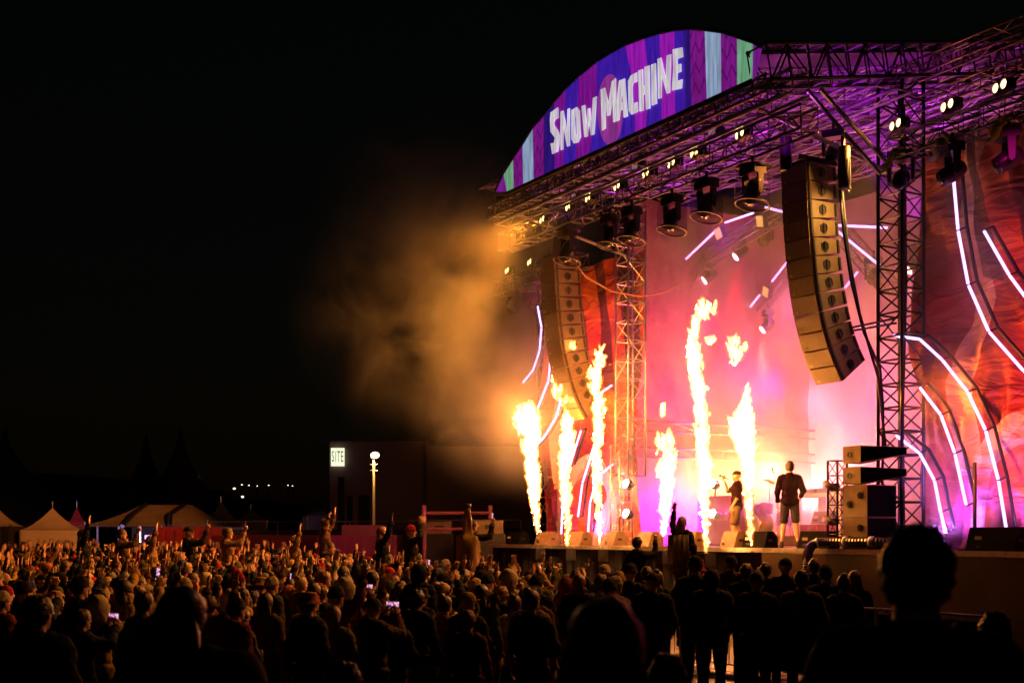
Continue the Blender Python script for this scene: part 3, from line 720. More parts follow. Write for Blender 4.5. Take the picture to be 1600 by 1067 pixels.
for x, w_, dk, rz, lb in [(800, .55, 1, 10, 'small dark monitor at the far end of the deck'), (845, .6, 0, 8, 'red lit monitor left of the second flame'), (893, .7, 0, 5, 'monitor just right of the second flame'), (950, .6, 0, -12, 'monitor between third flame and floor lamps'), (1003, .62, 0, -6, 'monitor left of the woman on shoulders'),
                          (1070, .6, 0, -4, 'monitor right of the woman on shoulders'), (1135, .58, 0, -8, 'monitor at the singer\'s feet'), (1176, .66, 1, 6, 'dark monitor standing by the sixth flame'), (1268, .75, 1, 8, 'dark monitor beside the DJ\'s feet'), (1412, .6, 1, 0, 'monitor at the foot of the near tower')]:
    wedge(x, .35, lb, w_, bool(dk), rz)
wedge(1545, .3, 'big black box monitor in front of the near wing banner', 1.0, True, 0, h=.42)
# floor uplights
UPL = emis('violet_uplight', (.6, .25, 1), 14)
ups = []
for x, lb in [(1462, 'floor flood light left of the black box under the near banner'), (1595, 'floor flood light right of the black box under the near banner'), (905, 'floor flood light under the far banner')]:
    s, _ = sp(x, 840, .75)
    o = thing('floor_light', lb, 'stage light', (s, .75, DZ), 0, 'floor flood lights', True)
    MB().box((0, 0, .09), (.34, .2, .14)).build('housing', HEADM, o)
    MB().box((0, .03, .168), (.28, .12, .012)).build('lamp_face', UPL, o); ups.append((s, .78, DZ + .22))
# black mast in front of near banner
s, z = sp(1523, 722, .7); o = thing('mast', 'thin black mast standing before the near wing banner', 'mast', (s, .7, DZ), 0, None, True)
MB().tube((0, 0, 0), (0, 0, z - DZ), .035, 8).build('pole', BLK, o); MB().box((0, 0, .015), (.4, .4, .03)).build('base_plate', BLK, o)

# ---- side speaker stack
def stack():
    s0, _ = sp(1316, 838, -.0)
    flame_gold = mat('flame_lit_cabinet', (.36, .24, .08), .5, var=.2, vscale=3, bump=.2)  # gold of the flame light put into the cabinet colour
    zt = [sp(1316, y, 0)[1] for y in (838, 788, 738, 720, 697)]
    W = .62
    z0 = DZ
    for i, (a, b_) in enumerate(((0, .62), (.625, 1.25))):
        o = thing('subwoofer', ['lower subwoofer of the side speaker stack', 'upper subwoofer of the side speaker stack'][i], 'speaker', (s0, .02, z0 + a), 0, 'side speaker stack', True)
        MB().prism([(0, 0), (W, 0), (W, .8), (0, .8)], 2, 0, b_ - a).build('cabinet', [flame_gold], o)
        MB().box((W + .006, .4, (b_ - a) / 2), (.012, .76, b_ - a - .03)).build('grille', WEDD, o)
        for hx, hz in ((.17, .2 + .05 * i), (.45, .42)):
            b = MB(); M = Matrix.Rotation(R(90), 3, 'X'); b.lathe([(.07, 0), (.07, .01), (.055, .01), (.05, .002), (0, .002)], (hx, -.001, hz), 12, M); b.box((hx, -.012, hz), (.02, .014, .11)); b.build('handle', BLK, o)
    for i, z in enumerate((1.27, 1.68)):
        o = thing('speaker_wedge_box', ['lower array box on top of the side stack', 'top array box of the side stack'][i], 'speaker', (s0, .02, z0 + z), 0, 'side speaker stack', True)
        b = MB(); hh = .33
        vs = [(0, 0, 0), (.46, 0, 0), (1.15, .5, .13), (0, .5, .0), (0, 0, hh), (.46, 0, hh), (1.15, .5, hh - .06), (0, .5, hh)]
        b.add(vs, [(3, 2, 1, 0), (4, 5, 6, 7), (0, 1, 5, 4), (1, 2, 6, 5), (2, 3, 7, 6), (3, 0, 4, 7)]); b.mi = 0
        b.build('cabinet', flame_gold, o)
        b = MB(); b.add([(.465, -.004, .012), (1.145, .49, .135), (1.145, .49, hh - .07), (.465, -.004, hh - .012)], [(0, 1, 2, 3)]); b.build('grille', WEDD, o)
        b = MB(); M = Matrix.Rotation(R(90), 3, 'X'); b.lathe([(.055, 0), (.055, .01), (.04, .01), (0, .002)], (.17, -.001, hh / 2), 12, M); b.build('handle', BLK, o)
    p = (s0 - .28, .15, DZ)
    t_ = truss_thing('truss_post', 'small upright truss standing left of the side speaker stack', 'truss', p, (p[0], p[1], DZ + 1.75), .26, .26, DKT, None, bay=.3, r=.024, rb=.012)
    for z in (.55, 1.25):
        o = thing('clamp_light', 'clamped spotlight on the small truss, ' + ('lower one' if z < 1 else 'upper one'), 'stage light', (p[0], p[1] - .2, DZ + z), 0, None, True)
        MB().lathe([(.05, -.15), (.075, -.05), (.08, .12), (.07, .13)], (-.02, 0, 0), 10, Matrix.Rotation(R(-70), 3, 'Y')).build('barrel', WED, o, True)
        MB().box((.06, .08, 0), (.08, .16, .1)).build('clamp', BLK, o)
stack()
# ---- ribbed hose over the edge
def hose():
    pts = [s3(1262, 905, -.5), s3(1261, 880, -.45), s3(1263, 862, -.35), s3(1272, 850, -.2), s3(1295, 846, -.05), s3(1330, 846, .0), s3(1365, 846, .0), s3(1400, 847, .1)]
    sm = []
    for i in range(len(pts) - 1):
        for k in range(14):
            u = k / 14; p0 = pts[max(i - 1, 0)]; p1 = pts[i]; p2 = pts[i + 1]; p3 = pts[min(i + 2, len(pts) - 1)]
            sm.append(.5 * ((2 * p1) + (p2 - p0) * u + (2 * p0 - 5 * p1 + 4 * p2 - p3) * u * u + (3 * p1 - p0 - 3 * p2 + p3) * u ** 3))
    rs = [.085 + (.014 if i % 2 else 0) for i in range(len(sm))]
    o = MB().path(sm, rs, 12).build('ribbed_hose', mat('ribbed_black_hose', (.05, .035, .06), .25, var=.2), None, False, None, True)
    tag(o, 'fat black ribbed hose bending over the stage edge', 'hose')
    for i in (45, 66, 82):
        b = MB(); b.path([sm[i], sm[i + 1], sm[i + 2]], .104, 12)
        tag(b.build('hose_tape', mat('pale_tape', (.55, .6, .6), .5), o, True), None)
hose()

# ---- drum kit, DJ table, case
def st(x, y, t): return s3(x, y, t)
CHR = mat('chrome', (.6, .55, .5), .15, 1)
CYM = mat('brass_cymbal', (.75, .5, .22), .25, .9)
DRM = mat('red_drum_shell', (.35, .05, .06), .25, var=.2)
SKN = mat('drum_skin', (.8, .7, .6), .5)
def drumkit():
    s, _ = sp(1187, 840, 4.2)
    zb = DZ + .25
    rs = MB().box((s + .5, 4.9, DZ + .125), (2.8, 2.2, .25)).build('drum_riser', mat('riser_carpet', (.12, .03, .05), .9, var=.3), None, False, None, True); tag(rs, 'low dark red riser carrying the drum kit', 'riser')
    o = thing('drum_kit', 'drum kit with cymbals behind the singer', 'drum kit', (s, 4.2, zb), 0, None, True)
    M = Matrix.Rotation(R(90), 3, 'X')
    MB().lathe([(.29, -.22), (.29, .22)], (0, 0, .3), 24, M).build('bass_drum', DRM, o, True)
    MB().lathe([(0, .225), (.275, .226), (.275, .23), (0, .231)], (0, 0, .3), 24, M).build('drum_head', SKN, o, True)
    b = MB()
    for k in range(24):
        a = 2 * math.pi * k / 24; a2 = 2 * math.pi * (k + 1) / 24
        b.tube((.29 * math.cos(a), -.23, .3 + .29 * math.sin(a)), (.29 * math.cos(a2), -.23, .3 + .29 * math.sin(a2)), .016, 5)
    b.build('hoop', CHR, o)
    for (x, y, z, r, h, tl) in ((-.2, .05, .72, .15, .22, 12), (.2, .05, .72, .17, .25, -10), (.55, .35, .45, .2, .35, 0), (-.5, .35, .55, .18, .14, 5)):
        Mt = Matrix.Rotation(R(tl), 3, 'X')
        MB().lathe([(r, -h / 2), (r, h / 2)], (x, y, z), 18, Mt).build('tom', DRM, o, True)
        MB().lathe([(0, h / 2 + .004), (r * .98, h / 2 + .002), (r * .98, h / 2 - .01)], (x, y, z), 18, Mt).build('drum_head', SKN, o, True)
        MB().tube((x, y, 0), (x, y, z), .012, 5).build('stand', CHR, o)
    for (x, y, z, r) in ((-.75, .2, 1.15, .22), (.1, .5, 1.4, .25), (.8, .25, 1.2, .26), (-.4, .7, 1.5, .2), (-.65, .0, .85, .17)):
        MB().lathe([(r, -.02), (r * .5, 0), (.05, .012), (.03, .035), (.0, .04), (0, .03), (r * .5, -.006)], (x, y, z), 20, Matrix.Rotation(R(14), 3, 'Y')).build('cymbal', CYM, o, True)
        b = MB(); b.tube((x, y, .35), (x, y, z), .012, 5)
        for k in range(3):
            a = k * 2.1; b.tube((x, y, .4), (x + .22 * math.cos(a), y + .22 * math.sin(a), 0), .01, 5)
        b.build('cymbal_stand', CHR, o)
drumkit()
def djtable():
    s, _ = sp(1247, 840, 2.6); z = DZ + 1.2
    o = thing('dj_table', 'tall white framed table carrying decks beyond the bearded DJ', 'table', (s, 2.6, DZ), 0, None, True)
    wf = mat('pale_table_frame', (.65, .5, .42), .5, var=.1)
    L = 1.35
    MB().box((L / 2, .35, 1.2), (L, .7, .09)).build('table_top', wf, o)
    for x, y in ((.03, .03), (L - .03, .03), (.03, .67), (L - .03, .67)): MB().box((x, y, .58), (.06, .06, 1.15)).build('leg', wf, o)
    MB().box((L / 2, .64, .62), (L - .14, .02, 1.05)).build('back_panel', mat('lilac_panel', (.6, .5, .7), .5), o)
    b = MB(); vs = []
    for i in range(60):
        x = .06 + (L - .12) * i / 59; vs += [(x, -.01 + .015 * math.sin(i * 1.4), 0), (x, -.01 + .015 * math.sin(i * 1.4), .52)]
    b.add(vs, [(2 * i, 2 * i + 2, 2 * i + 3, 2 * i + 1) for i in range(59)]); b.build('pleated_skirt', mat('dark_red_skirt', (.22, .04, .05), .8), o, True)
    for i in range(3):
        q = thing('deck_player', ['first', 'middle', 'last'][i] + ' black media player on the DJ table', 'player', (s + .28 + i * .4, 2.9, DZ + 1.245), 0, 'players on the DJ table', True)
        MB().box((0, 0, .05), (.34, .42, .1)).build('body', HEADM, q)
        MB().lathe([(.12, .1), (.12, .112), (.1, .116)], (0, -.05, 0), 16).build('jog_wheel', CHR, q, True)
        MB().box((0, .15, .115), (.2, .09, .02)).build('screen', BLK, q)
    wedge(0, 2.75, 'monitor wedge resting on the skirted shelf of the DJ table', .6, False, 0, DZ + .53, s + .55, .3, None)
    s2, _ = sp(1275, 840, 5.3)
    return o
djtable()
# microphone stand left of the DJ
s, z = sp(1214, 733, 2.2); o = thing('mic_stand', 'slim microphone stand left of the DJ', 'microphone stand', (s, 2.2, DZ), 0, None, True)
MB().tube((0, 0, 0), (0, 0, 1.35), .012, 6).build('pole', CHR, o); MB().tube((0, 0, 1.35), (-.12, 0, 1.75), .009, 6).build('boom', CHR, o)
MB().lathe([(.013, -.07), (.015, .02), (.026, .04), (.026, .075), (.01, .09)], (-.13, 0, 1.78), 10, Matrix.Rotation(R(-20), 3, 'Y')).build('microphone', BLK, o, True)
MB().lathe([(.13, 0), (.13, .02), (.02, .03)], (0, 0, 0), 14).build('base', BLK, o)
# dark flight case with faint print (behind the singer)
s, z = sp(1105, 840, 3.2); s_b, _ = sp(1150, 840, 3.2); z_ = sp(1105, 777, 3.2)[1]
o = thing('equipment_case', 'magenta lit wide case with pale lettering behind the singer', 'case', (s, 3.2, DZ), 0, None, True)
Wc = s_b - s; Hc = z_ - DZ
CS = mat('magenta_lit_case', (.3, .05, .3), .6, var=.2, vscale=4)  # magenta light put into the colour of the black case
MB().box((Wc / 2 - .2, .3, Hc / 2), (Wc + .4, .6, Hc)).build('body', CS, o)
MB().box((Wc / 2 - .2, .3, Hc + .015), (Wc + .44, .64, .03)).build('lid_edge', CHR, o)
def flat_text(body, size, loc, m, par, rx=90, rz=0, name='lettering', xs=1):
    cu = bpy.data.curves.new(name, 'FONT'); cu.body = body; cu.size = size; cu.extrude = .002; cu.align_x = 'CENTER'; cu.align_y = 'CENTER'
    ob = bpy.data.objects.new('tmp', cu); C.objects.link(ob); dg = bpy.context.evaluated_depsgraph_get()
    me = bpy.data.meshes.new_from_object(ob.evaluated_get(dg)); bpy.data.objects.remove(ob)
    me.materials.clear(); me.materials.append(m); o2 = bpy.data.objects.new(name, me); C.objects.link(o2)
    if par is not None: o2.parent = par
    o2.location = loc; o2.rotation_euler = (R(rx), 0, R(rz)); o2.scale = (xs, 1, 1); return o2
PRT = mat('pale_print', (.7, .6, .75), .6)
flat_text('MORRISON', .16, (Wc / 2 - .15, -.006, Hc * .55), PRT, o)

# ---- floor beam lamps
WB = emis('white_beam_lens', (1.0, .9, .9), 30)
FLP = []
for x, y, t, lb in [(978, 755, .8, 'upper round floor lamp at the short truss upright'), (978, 802, .8, 'lower round floor lamp at the short truss upright'), (1113, 755, 2.9, 'upper round lamp behind the singer'), (1113, 802, 2.9, 'lower round lamp behind the singer')]:
    p = s3(x, y, t); o = thing('round_lamp', lb, 'stage light', p, R(0), 'round beam lamps', True)
    M = Matrix.Rotation(R(72), 3, 'X')
    if True:
        MB().lathe([(.1, -.2), (.13, -.1), (.13, .0)], (0, 0, 0), 16, M).build('housing', HEADM, o, True)
        MB().lathe([(0, .004), (.118, .002), (.1, .03), (0, .05)], (0, 0, 0), 16, M).build('lens', WB, o, True)
        MB().tube((0, .1, -.1), (0, .1, -.45), .02).build('bracket', BLK, o)
    FLP.append(p)

# ================================================================ FLAMES
FLM = []
def flame_mat(name, col, st_):
    m = bpy.data.materials.new(name); m.use_nodes = True; t = m.node_tree; t.nodes.remove(t.nodes['Principled BSDF'])
    e = t.nodes.new('ShaderNodeEmission'); e.inputs[0].default_value = (*col, 1); e.inputs[1].default_value = st_
    t.links.new(e.outputs[0], t.nodes['Material Output'].inputs['Volume']); return m
FG = flame_mat('cooler_gas', (1.0, .22, .02), 4.2)
FM = flame_mat('burning_gas', (1.0, .40, .10), 62)
FT_ = -.55
def flame(paths, blobs, base, label):
    p0 = s3(*base, FT_); p0.z = min(p0.z, 1.75)
    sc_ = lambda x: (P0N + FT_) / ((x - 800) / F * N.x + N.y) / F      # metres per pixel there
    rr = random.Random(int(base[0]))
    bm = bmesh.new(); vs = []
    mb = MB()
    def lump(x, y, r, k=1):
        q = s3(x, y, FT_) - p0; m_ = sc_(x)
        q.y += rr.uniform(-.3, .3) * r * m_
        mb.ell(q, (r * m_ * rr.uniform(.85, 1.1), r * m_ * rr.uniform(.7, 1.), r * m_ * rr.uniform(.9, 1.3) * k), 8, 6)
    for path in paths:
        for (x0, y0, w0), (x1, y1, w1) in zip(path, path[1:]):
            L = abs(y1 - y0) + abs(x1 - x0); n = max(3, int(L / 1.3))
            for i in range(n):
                u = i / n; w_ = (w0 + (w1 - w0) * u) / 2; wob = w_ * .4
                lump(x0 + (x1 - x0) * u + rr.uniform(-wob, wob), y0 + (y1 - y0) * u, w_ * rr.uniform(.5, .72), 2.0)
                if rr.random() < .35:
                    sd = rr.choice((-1, 1)); lump(x0 + (x1 - x0) * u + sd * w_ * rr.uniform(.7, 1.05), y0 + (y1 - y0) * u, w_ * rr.uniform(.12, .26), 2.4)
    for (x, y, rx, ry) in blobs:
        for _ in range(int(10 + rx * ry / 14)):
            a = rr.uniform(0, 6.28); q = math.sqrt(rr.random()); k = (1 - q * .6)
            lump(x + rx * q * math.cos(a), y + ry * q * math.sin(a), min(rx, ry) * rr.uniform(.2, .45) * k + 1.2)
    me = mb.mesh('flame', FM); o = bpy.data.objects.new('flame', me); C.objects.link(o)
    md = o.modifiers.new('r', 'REMESH'); md.mode = 'VOXEL'; md.voxel_size = .022
    sm = o.modifiers.new('s', 'SMOOTH'); sm.iterations = 3; sm.factor = .5
    dg = bpy.context.evaluated_depsgraph_get(); m2 = bpy.data.meshes.new_from_object(o.evaluated_get(dg)); o.modifiers.clear(); o.data = m2
    co = np.empty(len(m2.vertices) * 3); m2.vertices.foreach_get('co', co); co = co.reshape(-1, 3)
    nr = np.empty(len(m2.vertices) * 3); m2.vertices.foreach_get('normal', nr); nr = nr.reshape(-1, 3)
    for i in range(len(co)):
        v = Vector(co[i]); q_ = Vector((v.x * 7, v.y * 7, v.z * 4.2)) + Vector((base[0], 0, 0)); q_ += 1.3 * noise.noise_vector(q_ * .8); f = noise.noise(q_) * .08 + max(0, noise.noise(q_ * 2.0)) * .13 - .02 + noise.noise(q_ * 5) * .02; co[i][2] += max(0, f) * 1.5
        co[i] += nr[i] * f
    m2.vertices.foreach_set('co', co.ravel()); m2.update()
    m2.materials.clear(); m2.materials.append(FM)
    o.matrix_world = SM @ Matrix.Translation(p0); tag(o, label, 'flame', 'flame jets along the stage front')
    # cooler outer gas
    gm = m2.copy(); gm.name = 'outer_gas'; g2 = co + nr * np.array([[.05 + .03 * noise.noise(Vector(c) * 3)] for c in co]); gm.vertices.foreach_set('co', g2.ravel()); gm.update(); gm.materials.clear(); gm.materials.append(FG)
    go = bpy.data.objects.new('outer_gas', gm); C.objects.link(go); go.parent = o; sm = go.modifiers.new('s', 'SMOOTH'); sm.iterations = 4; sm.factor = .5
    # projector
    q = thing('flame_projector', 'flame projector box under the ' + label.split(' jet')[0].replace('flame', '').strip() + ' jet', 'flame machine', (p0.x, p0.y, 0), 0, 'flame projectors', True)
    MB().box((0, 0, p0.z - .18), (.3, .3, .3)).build('box', BLK, q); MB().tube((0, 0, p0.z - .03), (0, 0, p0.z + .0), .04, 10).build('nozzle', STEEL, q)
    MB().box((0, 0, (p0.z - .33) / 2), (.16, .16, p0.z - .33)).build('plinth', BLK, q)
    return p0
flame([[(840, 830, 6), (838, 800, 12), (834, 765, 17), (831, 730, 20), (829, 700, 22), (832, 670, 26), (828, 645, 26)]], [(823, 652, 17, 26), (813, 660, 9, 22)], (840, 830), 'leftmost flame jet with a mushrooming top bending over')
flame([[(887, 852, 4), (886, 810, 11), (884, 770, 15), (882, 735, 17), (886, 700, 22), (888, 665, 18), (887, 642, 5)]], [(866, 590, 5, 10), (872, 612, 8, 14), (880, 628, 5, 6), (885, 545, 14, 5), (890, 538, 6, 6)], (887, 850), 'second flame jet from the far end with loose flames above')
flame([[(937, 850, 3), (936, 805, 9), (933, 755, 14), (932, 710, 15), (936, 670, 18), (934, 630, 15), (929, 600, 18), (934, 572, 13), (937, 552, 10)]], [(926, 590, 9, 18), (939, 562, 8, 12), (942, 640, 6, 8)], (937, 850), 'third flame jet, tall and thin before the far speakers')
flame([[(1037, 834, 8), (1039, 800, 15), (1041, 765, 19), (1042, 740, 24)]], [(1041, 715, 17, 36), (1032, 692, 9, 7), (1050, 690, 7, 9), (1034, 637, 2, 5), (1036, 648, 3, 5)], (1037, 832), 'fourth flame jet, short and broad behind the raised hand')
flame([[(1103, 864, 5), (1102, 825, 9), (1101, 780, 14), (1102, 740, 18), (1098, 700, 22), (1097, 665, 18), (1092, 625, 16), (1088, 590, 22), (1086, 560, 22), (1082, 535, 18), (1086, 510, 12), (1090, 495, 12)]], [(1101, 487, 16, 13), (1110, 535, 6, 5), (1104, 650, 8, 14), (1086, 562, 13, 16)], (1103, 862), 'fifth flame jet, the tallest beside the singer')
flame([[(1174, 850, 5), (1172, 815, 10), (1168, 775, 13), (1172, 740, 16), (1166, 705, 26), (1160, 672, 34), (1163, 640, 22), (1167, 612, 10), (1168, 598, 3)]], [(1152, 545, 13, 22), (1146, 562, 8, 10), (1141, 658, 3, 5), (1150, 680, 10, 8)], (1174, 850), 'sixth flame jet rising in front of the singer')

# ================================================================ LAMPS THAT LIGHT IT ALL
FC = (1.0, .27, .035)
for x, y, e in [(824, 655, 420), (834, 760, 200), (886, 700, 420), (934, 600, 330), (934, 720, 250), (1041, 720, 600), (1088, 570, 420), (1099, 700, 420), (1160, 660, 600), (1170, 780, 200), (1100, 500, 200)]:
    q = s3(x, y, FT_); light('flame_light', 'POINT', q, FC, e * .45, size=.25)
# blinders towards the crowd
for i, p in enumerate(BP):
    e = 700 if i < 7 else 900
    light('blinder_light_lamp', 'SPOT', (p.x, p.y - .15, p.z), (1, .33, .045), e * 1.6, size=.1, aim=(p.x - 2, p.y - 14, 0), spot=75, blend=.9)
# hot corner blinder pouring through the smoke
light('corner_blinder_lamp', 'SPOT', (BP[7].x, BP[7].y - .2, BP[7].z), (1, .27, .02), 4600, size=.12, aim=(BP[7].x - 1.2, -9, 4.5), spot=62, blend=.9)
light('corner_blinder_lamp', 'SPOT', (BP[-1].x, BP[-1].y - .2, BP[-1].z), (1, .28, .02), 1700, size=.12, aim=(BP[-1].x - 1.5, -9, 3.0), spot=70, blend=.9)
# wash heads
for p, c, e, sz in zip(HWP, [(1, .22, .12), (1, .2, .55), (1, .0, .02), (1, .25, .2), (1, .2, .3)], [5200, 6500, 8000, 4200, 1500], [18, 16, 20, 28, 50]):
    light('wash_head_lamp', 'SPOT', (p.x, p.y, p.z - .05), c, e, size=.1, aim=(p.x - .1, p.y - .7, DZ), spot=sz, blend=.6)
# floor beams
for p, c, a in zip(FLP, [(1, .35, .3), (.75, .0, 1), (1, .4, .25), (1, .1, .8)], [(1.0, 1), (1.6, .4), (.9, 1.4), (1.2, .5)]):
    light('floor_beam_lamp', 'SPOT', (p.x, p.y - .02, p.z), c, 7000, size=.1, aim=(p.x + 3.2, p.y - .6 , p.z + .1), spot=20, blend=.6)
# unseen area lamps added to colour the side drape and backdrop
for p, c, e, q in [((4.6, 2.8, 2.3), (.8, .0, .8), 520, (3.4, 3.1, 2.1)), ((4.8, 3.0, 5.6), (.9, .0, .16), 160, (3.4, 3.0, 5.8)), ((4.9, 5.6, 6.2), (1, .0, .22), 220, (3.4, 5.6, 6.2)), ((4.75, 3.9, 3.3), (1, .16, .03), 800, (3.4, 3.9, 3.7)), ((4.75, 5.6, 3.6), (1, .22, .05), 950, (3.4, 5.6, 4.2)),
                   ((5.2, 6.4, 3.0), (1, .28, .26), 600, (4.7, 8.2, 4.0)), ((4.9, 3.2, 7.6), (.5, .0, .2), 50, (3.4, 3.4, 7.8)), ((5.6, 6.2, 5.6), (1, .10, .27), 330, (5.4, 8.2, 6.0)), ((4.9, 6.6, 3.4), (1, .16, .14), 420, (3.4, 7.2, 4.2)),
                   ((6.0, 5.4, 8.2), (.6, .0, .5), 90, (3.6, 6.5, 7.8)), ((11, 5, 4), (1, .08, .3), 700, (11, 8.2, 5))]:
    light('backdrop_fill', 'AREA', p, c, e * 1.35, size=.8, aim=q)
# unseen violet spots added to tint the roof trusses
for s, t, e in ((11.8, 2.4, 230), (9.2, .6, 190), (7.0, .2, 110), (10.5, 4.6, 230), (12.9, .9, 120), (5.5, 3, 90)):
    light('roof_fill', 'SPOT', (s, t, 9.3), (.6, .0, 1), e * 2.3, size=.25, aim=(s + .1, t + .4, 12), spot=104, blend=.8)
for s, e in ((5.5, 110), (7.8, 150), (10.2, 170), (12.6, 190)):
    light('roof_fill', 'SPOT', (s, -1.5, 9.35), (.6, .0, .9), e, size=.15, aim=(s + .1, -1.2, 12), spot=130, blend=.8)  # more unseen spots, added under the front of the roof
light('array_key_lamp', 'SPOT', (BP[8].x - .1, BP[8].y - .2, BP[8].z), (1, .5, .12), 1500, size=.1, aim=(13.1, -.8, 7.6), spot=50, blend=.9)
for u, c, e in zip(ups, [(.62, .2, 1), (.75, .25, 1), (.8, .15, 1)], [520, 520, 400]):
    light('uplight_lamp', 'SPOT', u, c, e, size=.15, aim=(u[0] + .1, 1.85, DZ + 1.6), spot=120, blend=.9)
light('wing_fill', 'SPOT', (15.2, -1.6, 2.4), (1, .17, .012), 2000, size=.2, aim=(16.8, 1.4, 4.8), spot=85, blend=.9)  # spots without fixtures, added to colour the two wing banners
light('wing_fill', 'SPOT', (13.5, .35, 4.6), (1, .18, .012), 900, size=.12, aim=(16.6, 1.5, 4.9), spot=75, blend=.9)
light('wing_fill', 'SPOT', (17.5, -.4, 9.0), (.8, .01, .3), 260, size=.3, aim=(16.5, 1.4, 5), spot=110, blend=.9)
light('wing_fill', 'SPOT', (2.2, -.6, 9.0), (1, .02, .3), 350, size=.3, aim=(2.6, 1.4, 5), spot=110, blend=.9)

# ================================================================ HAZE AND SMOKE
def volbox(name, c, d, stage=True):
    b = MB(); b.box((0, 0, 0), d); o = b.build(name, None or BLK); o.data.materials.clear()
    o.matrix_world = (SM if stage else I4) @ Matrix.Translation(c); return o
def homog(name, dens, col=(1, 1, 1), an=.2):
    m = bpy.data.materials.new(name); m.use_nodes = True; t = m.node_tree; t.nodes.remove(t.nodes['Principled BSDF'])
    v = t.nodes.new('ShaderNodeVolumePrincipled'); v.inputs['Color'].default_value = (*col, 1); v.inputs['Density'].default_value = dens; v.inputs['Anisotropy'].default_value = an
    t.links.new(v.outputs[0], t.nodes['Material Output'].inputs['Volume']); return m, v
m, v = homog('stage_haze', .07); t = m.node_tree
tc = t.nodes.new('ShaderNodeTexCoord'); n = t.nodes.new('ShaderNodeTexNoise'); n.inputs['Scale'].default_value = .5; n.inputs['Detail'].default_value = 3; n.inputs['Distortion'].default_value = .8
t.links.new(tc.outputs['Object'], n.inputs['Vector']); mr = t.nodes.new('ShaderNodeMapRange'); mr.inputs[1].default_value = .4; mr.inputs[2].default_value = .62; mr.inputs[3].default_value = .02; mr.inputs[4].default_value = .19
t.links.new(n.outputs['Fac'], mr.inputs[0]); t.links.new(mr.outputs[0], v.inputs['Density'])
hz = volbox('stage_haze', (9.7, 4.4, 5.95), (12.4, 7.4, 8.2)); hz.data.materials.append(m); tag(hz, 'glowing haze filling the stage', kind='stuff')
m, v = homog('drifting_smoke', .1, an=.35); t = m.node_tree
tc = t.nodes.new('ShaderNodeTexCoord'); n = t.nodes.new('ShaderNodeTexNoise'); n.inputs['Scale'].default_value = .5; n.inputs['Detail'].default_value = 7; n.inputs['Roughness'].default_value = .62; n.inputs['Distortion'].default_value = .5
t.links.new(tc.outputs['Object'], n.inputs['Vector'])
sub = t.nodes.new('ShaderNodeVectorMath'); sub.operation = 'DIVIDE'; sub.inputs[1].default_value = (5.3, 5.0, 5.0); t.links.new(tc.outputs['Object'], sub.inputs[0])
ln = t.nodes.new('ShaderNodeVectorMath'); ln.operation = 'LENGTH'; t.links.new(sub.outputs[0], ln.inputs[0])
fall = t.nodes.new('ShaderNodeMapRange'); fall.inputs[1].default_value = .1; fall.inputs[2].default_value = 1; fall.inputs[3].default_value = 1; fall.inputs[4].default_value = 0; fall.interpolation_type = 'SMOOTHSTEP'
t.links.new(ln.outputs['Value'], fall.inputs[0])
mr = t.nodes.new('ShaderNodeMapRange'); mr.inputs[1].default_value = .44; mr.inputs[2].default_value = .64; mr.inputs[3].default_value = .02; mr.inputs[4].default_value = 1; t.links.new(n.outputs['Fac'], mr.inputs[0])
mu = t.nodes.new('ShaderNodeMath'); mu.operation = 'MULTIPLY'; t.links.new(fall.outputs[0], mu.inputs[0]); t.links.new(mr.outputs[0], mu.inputs[1])
m3 = t.nodes.new('ShaderNodeMath'); m3.operation = 'MULTIPLY'; m3.inputs[1].default_value = .085; t.links.new(mu.outputs[0], m3.inputs[0]); t.links.new(m3.outputs[0], v.inputs['Density'])
sm_c = SM.inverted() @ wp(732, 452, 31.5)
m2_, v2 = homog('flame_smoke', .1, an=.1); t2 = m2_.node_tree
tc2 = t2.nodes.new('ShaderNodeTexCoord'); n2_ = t2.nodes.new('ShaderNodeTexNoise'); n2_.inputs['Scale'].default_value = .7; n2_.inputs['Detail'].default_value = 5; n2_.inputs['Distortion'].default_value = 1
t2.links.new(tc2.outputs['Object'], n2_.inputs['Vector']); l2 = t2.nodes.new('ShaderNodeVectorMath'); l2.operation = 'LENGTH'; t2.links.new(tc2.outputs['Object'], l2.inputs[0])
f2 = t2.nodes.new('ShaderNodeMapRange'); f2.interpolation_type = 'SMOOTHSTEP'; f2.inputs[1].default_value = .3; f2.inputs[2].default_value = 3.2; f2.inputs[3].default_value = 1; f2.inputs[4].default_value = 0; t2.links.new(l2.outputs['Value'], f2.inputs[0])
g2_ = t2.nodes.new('ShaderNodeMapRange'); g2_.inputs[1].default_value = .35; g2_.inputs[2].default_value = .65; g2_.inputs[3].default_value = .05; g2_.inputs[4].default_value = .28; t2.links.new(n2_.outputs['Fac'], g2_.inputs[0])
u2 = t2.nodes.new('ShaderNodeMath'); u2.operation = 'MULTIPLY'; t2.links.new(f2.outputs[0], u2.inputs[0]); t2.links.new(g2_.outputs[0], u2.inputs[1]); t2.links.new(u2.outputs[0], v2.inputs['Density'])
sc2 = s3(795, 610, -.8); fs_ = volbox('flame_smoke', sc2, (6.4, 6.4, 6.4)); fs_.data.materials.append(m2_); tag(fs_, 'orange smoke glowing round the leftmost flame', kind='stuff')
light('flame_light', 'POINT', s3(815, 640, -.9), (1, .2, .015), 120, size=.3)
smk = volbox('drifting_smoke', sm_c, (13, 10.4, 12.4)); smk.data.materials.append(m); tag(smk, 'orange lit smoke drifting off the far stage corner', kind='stuff')
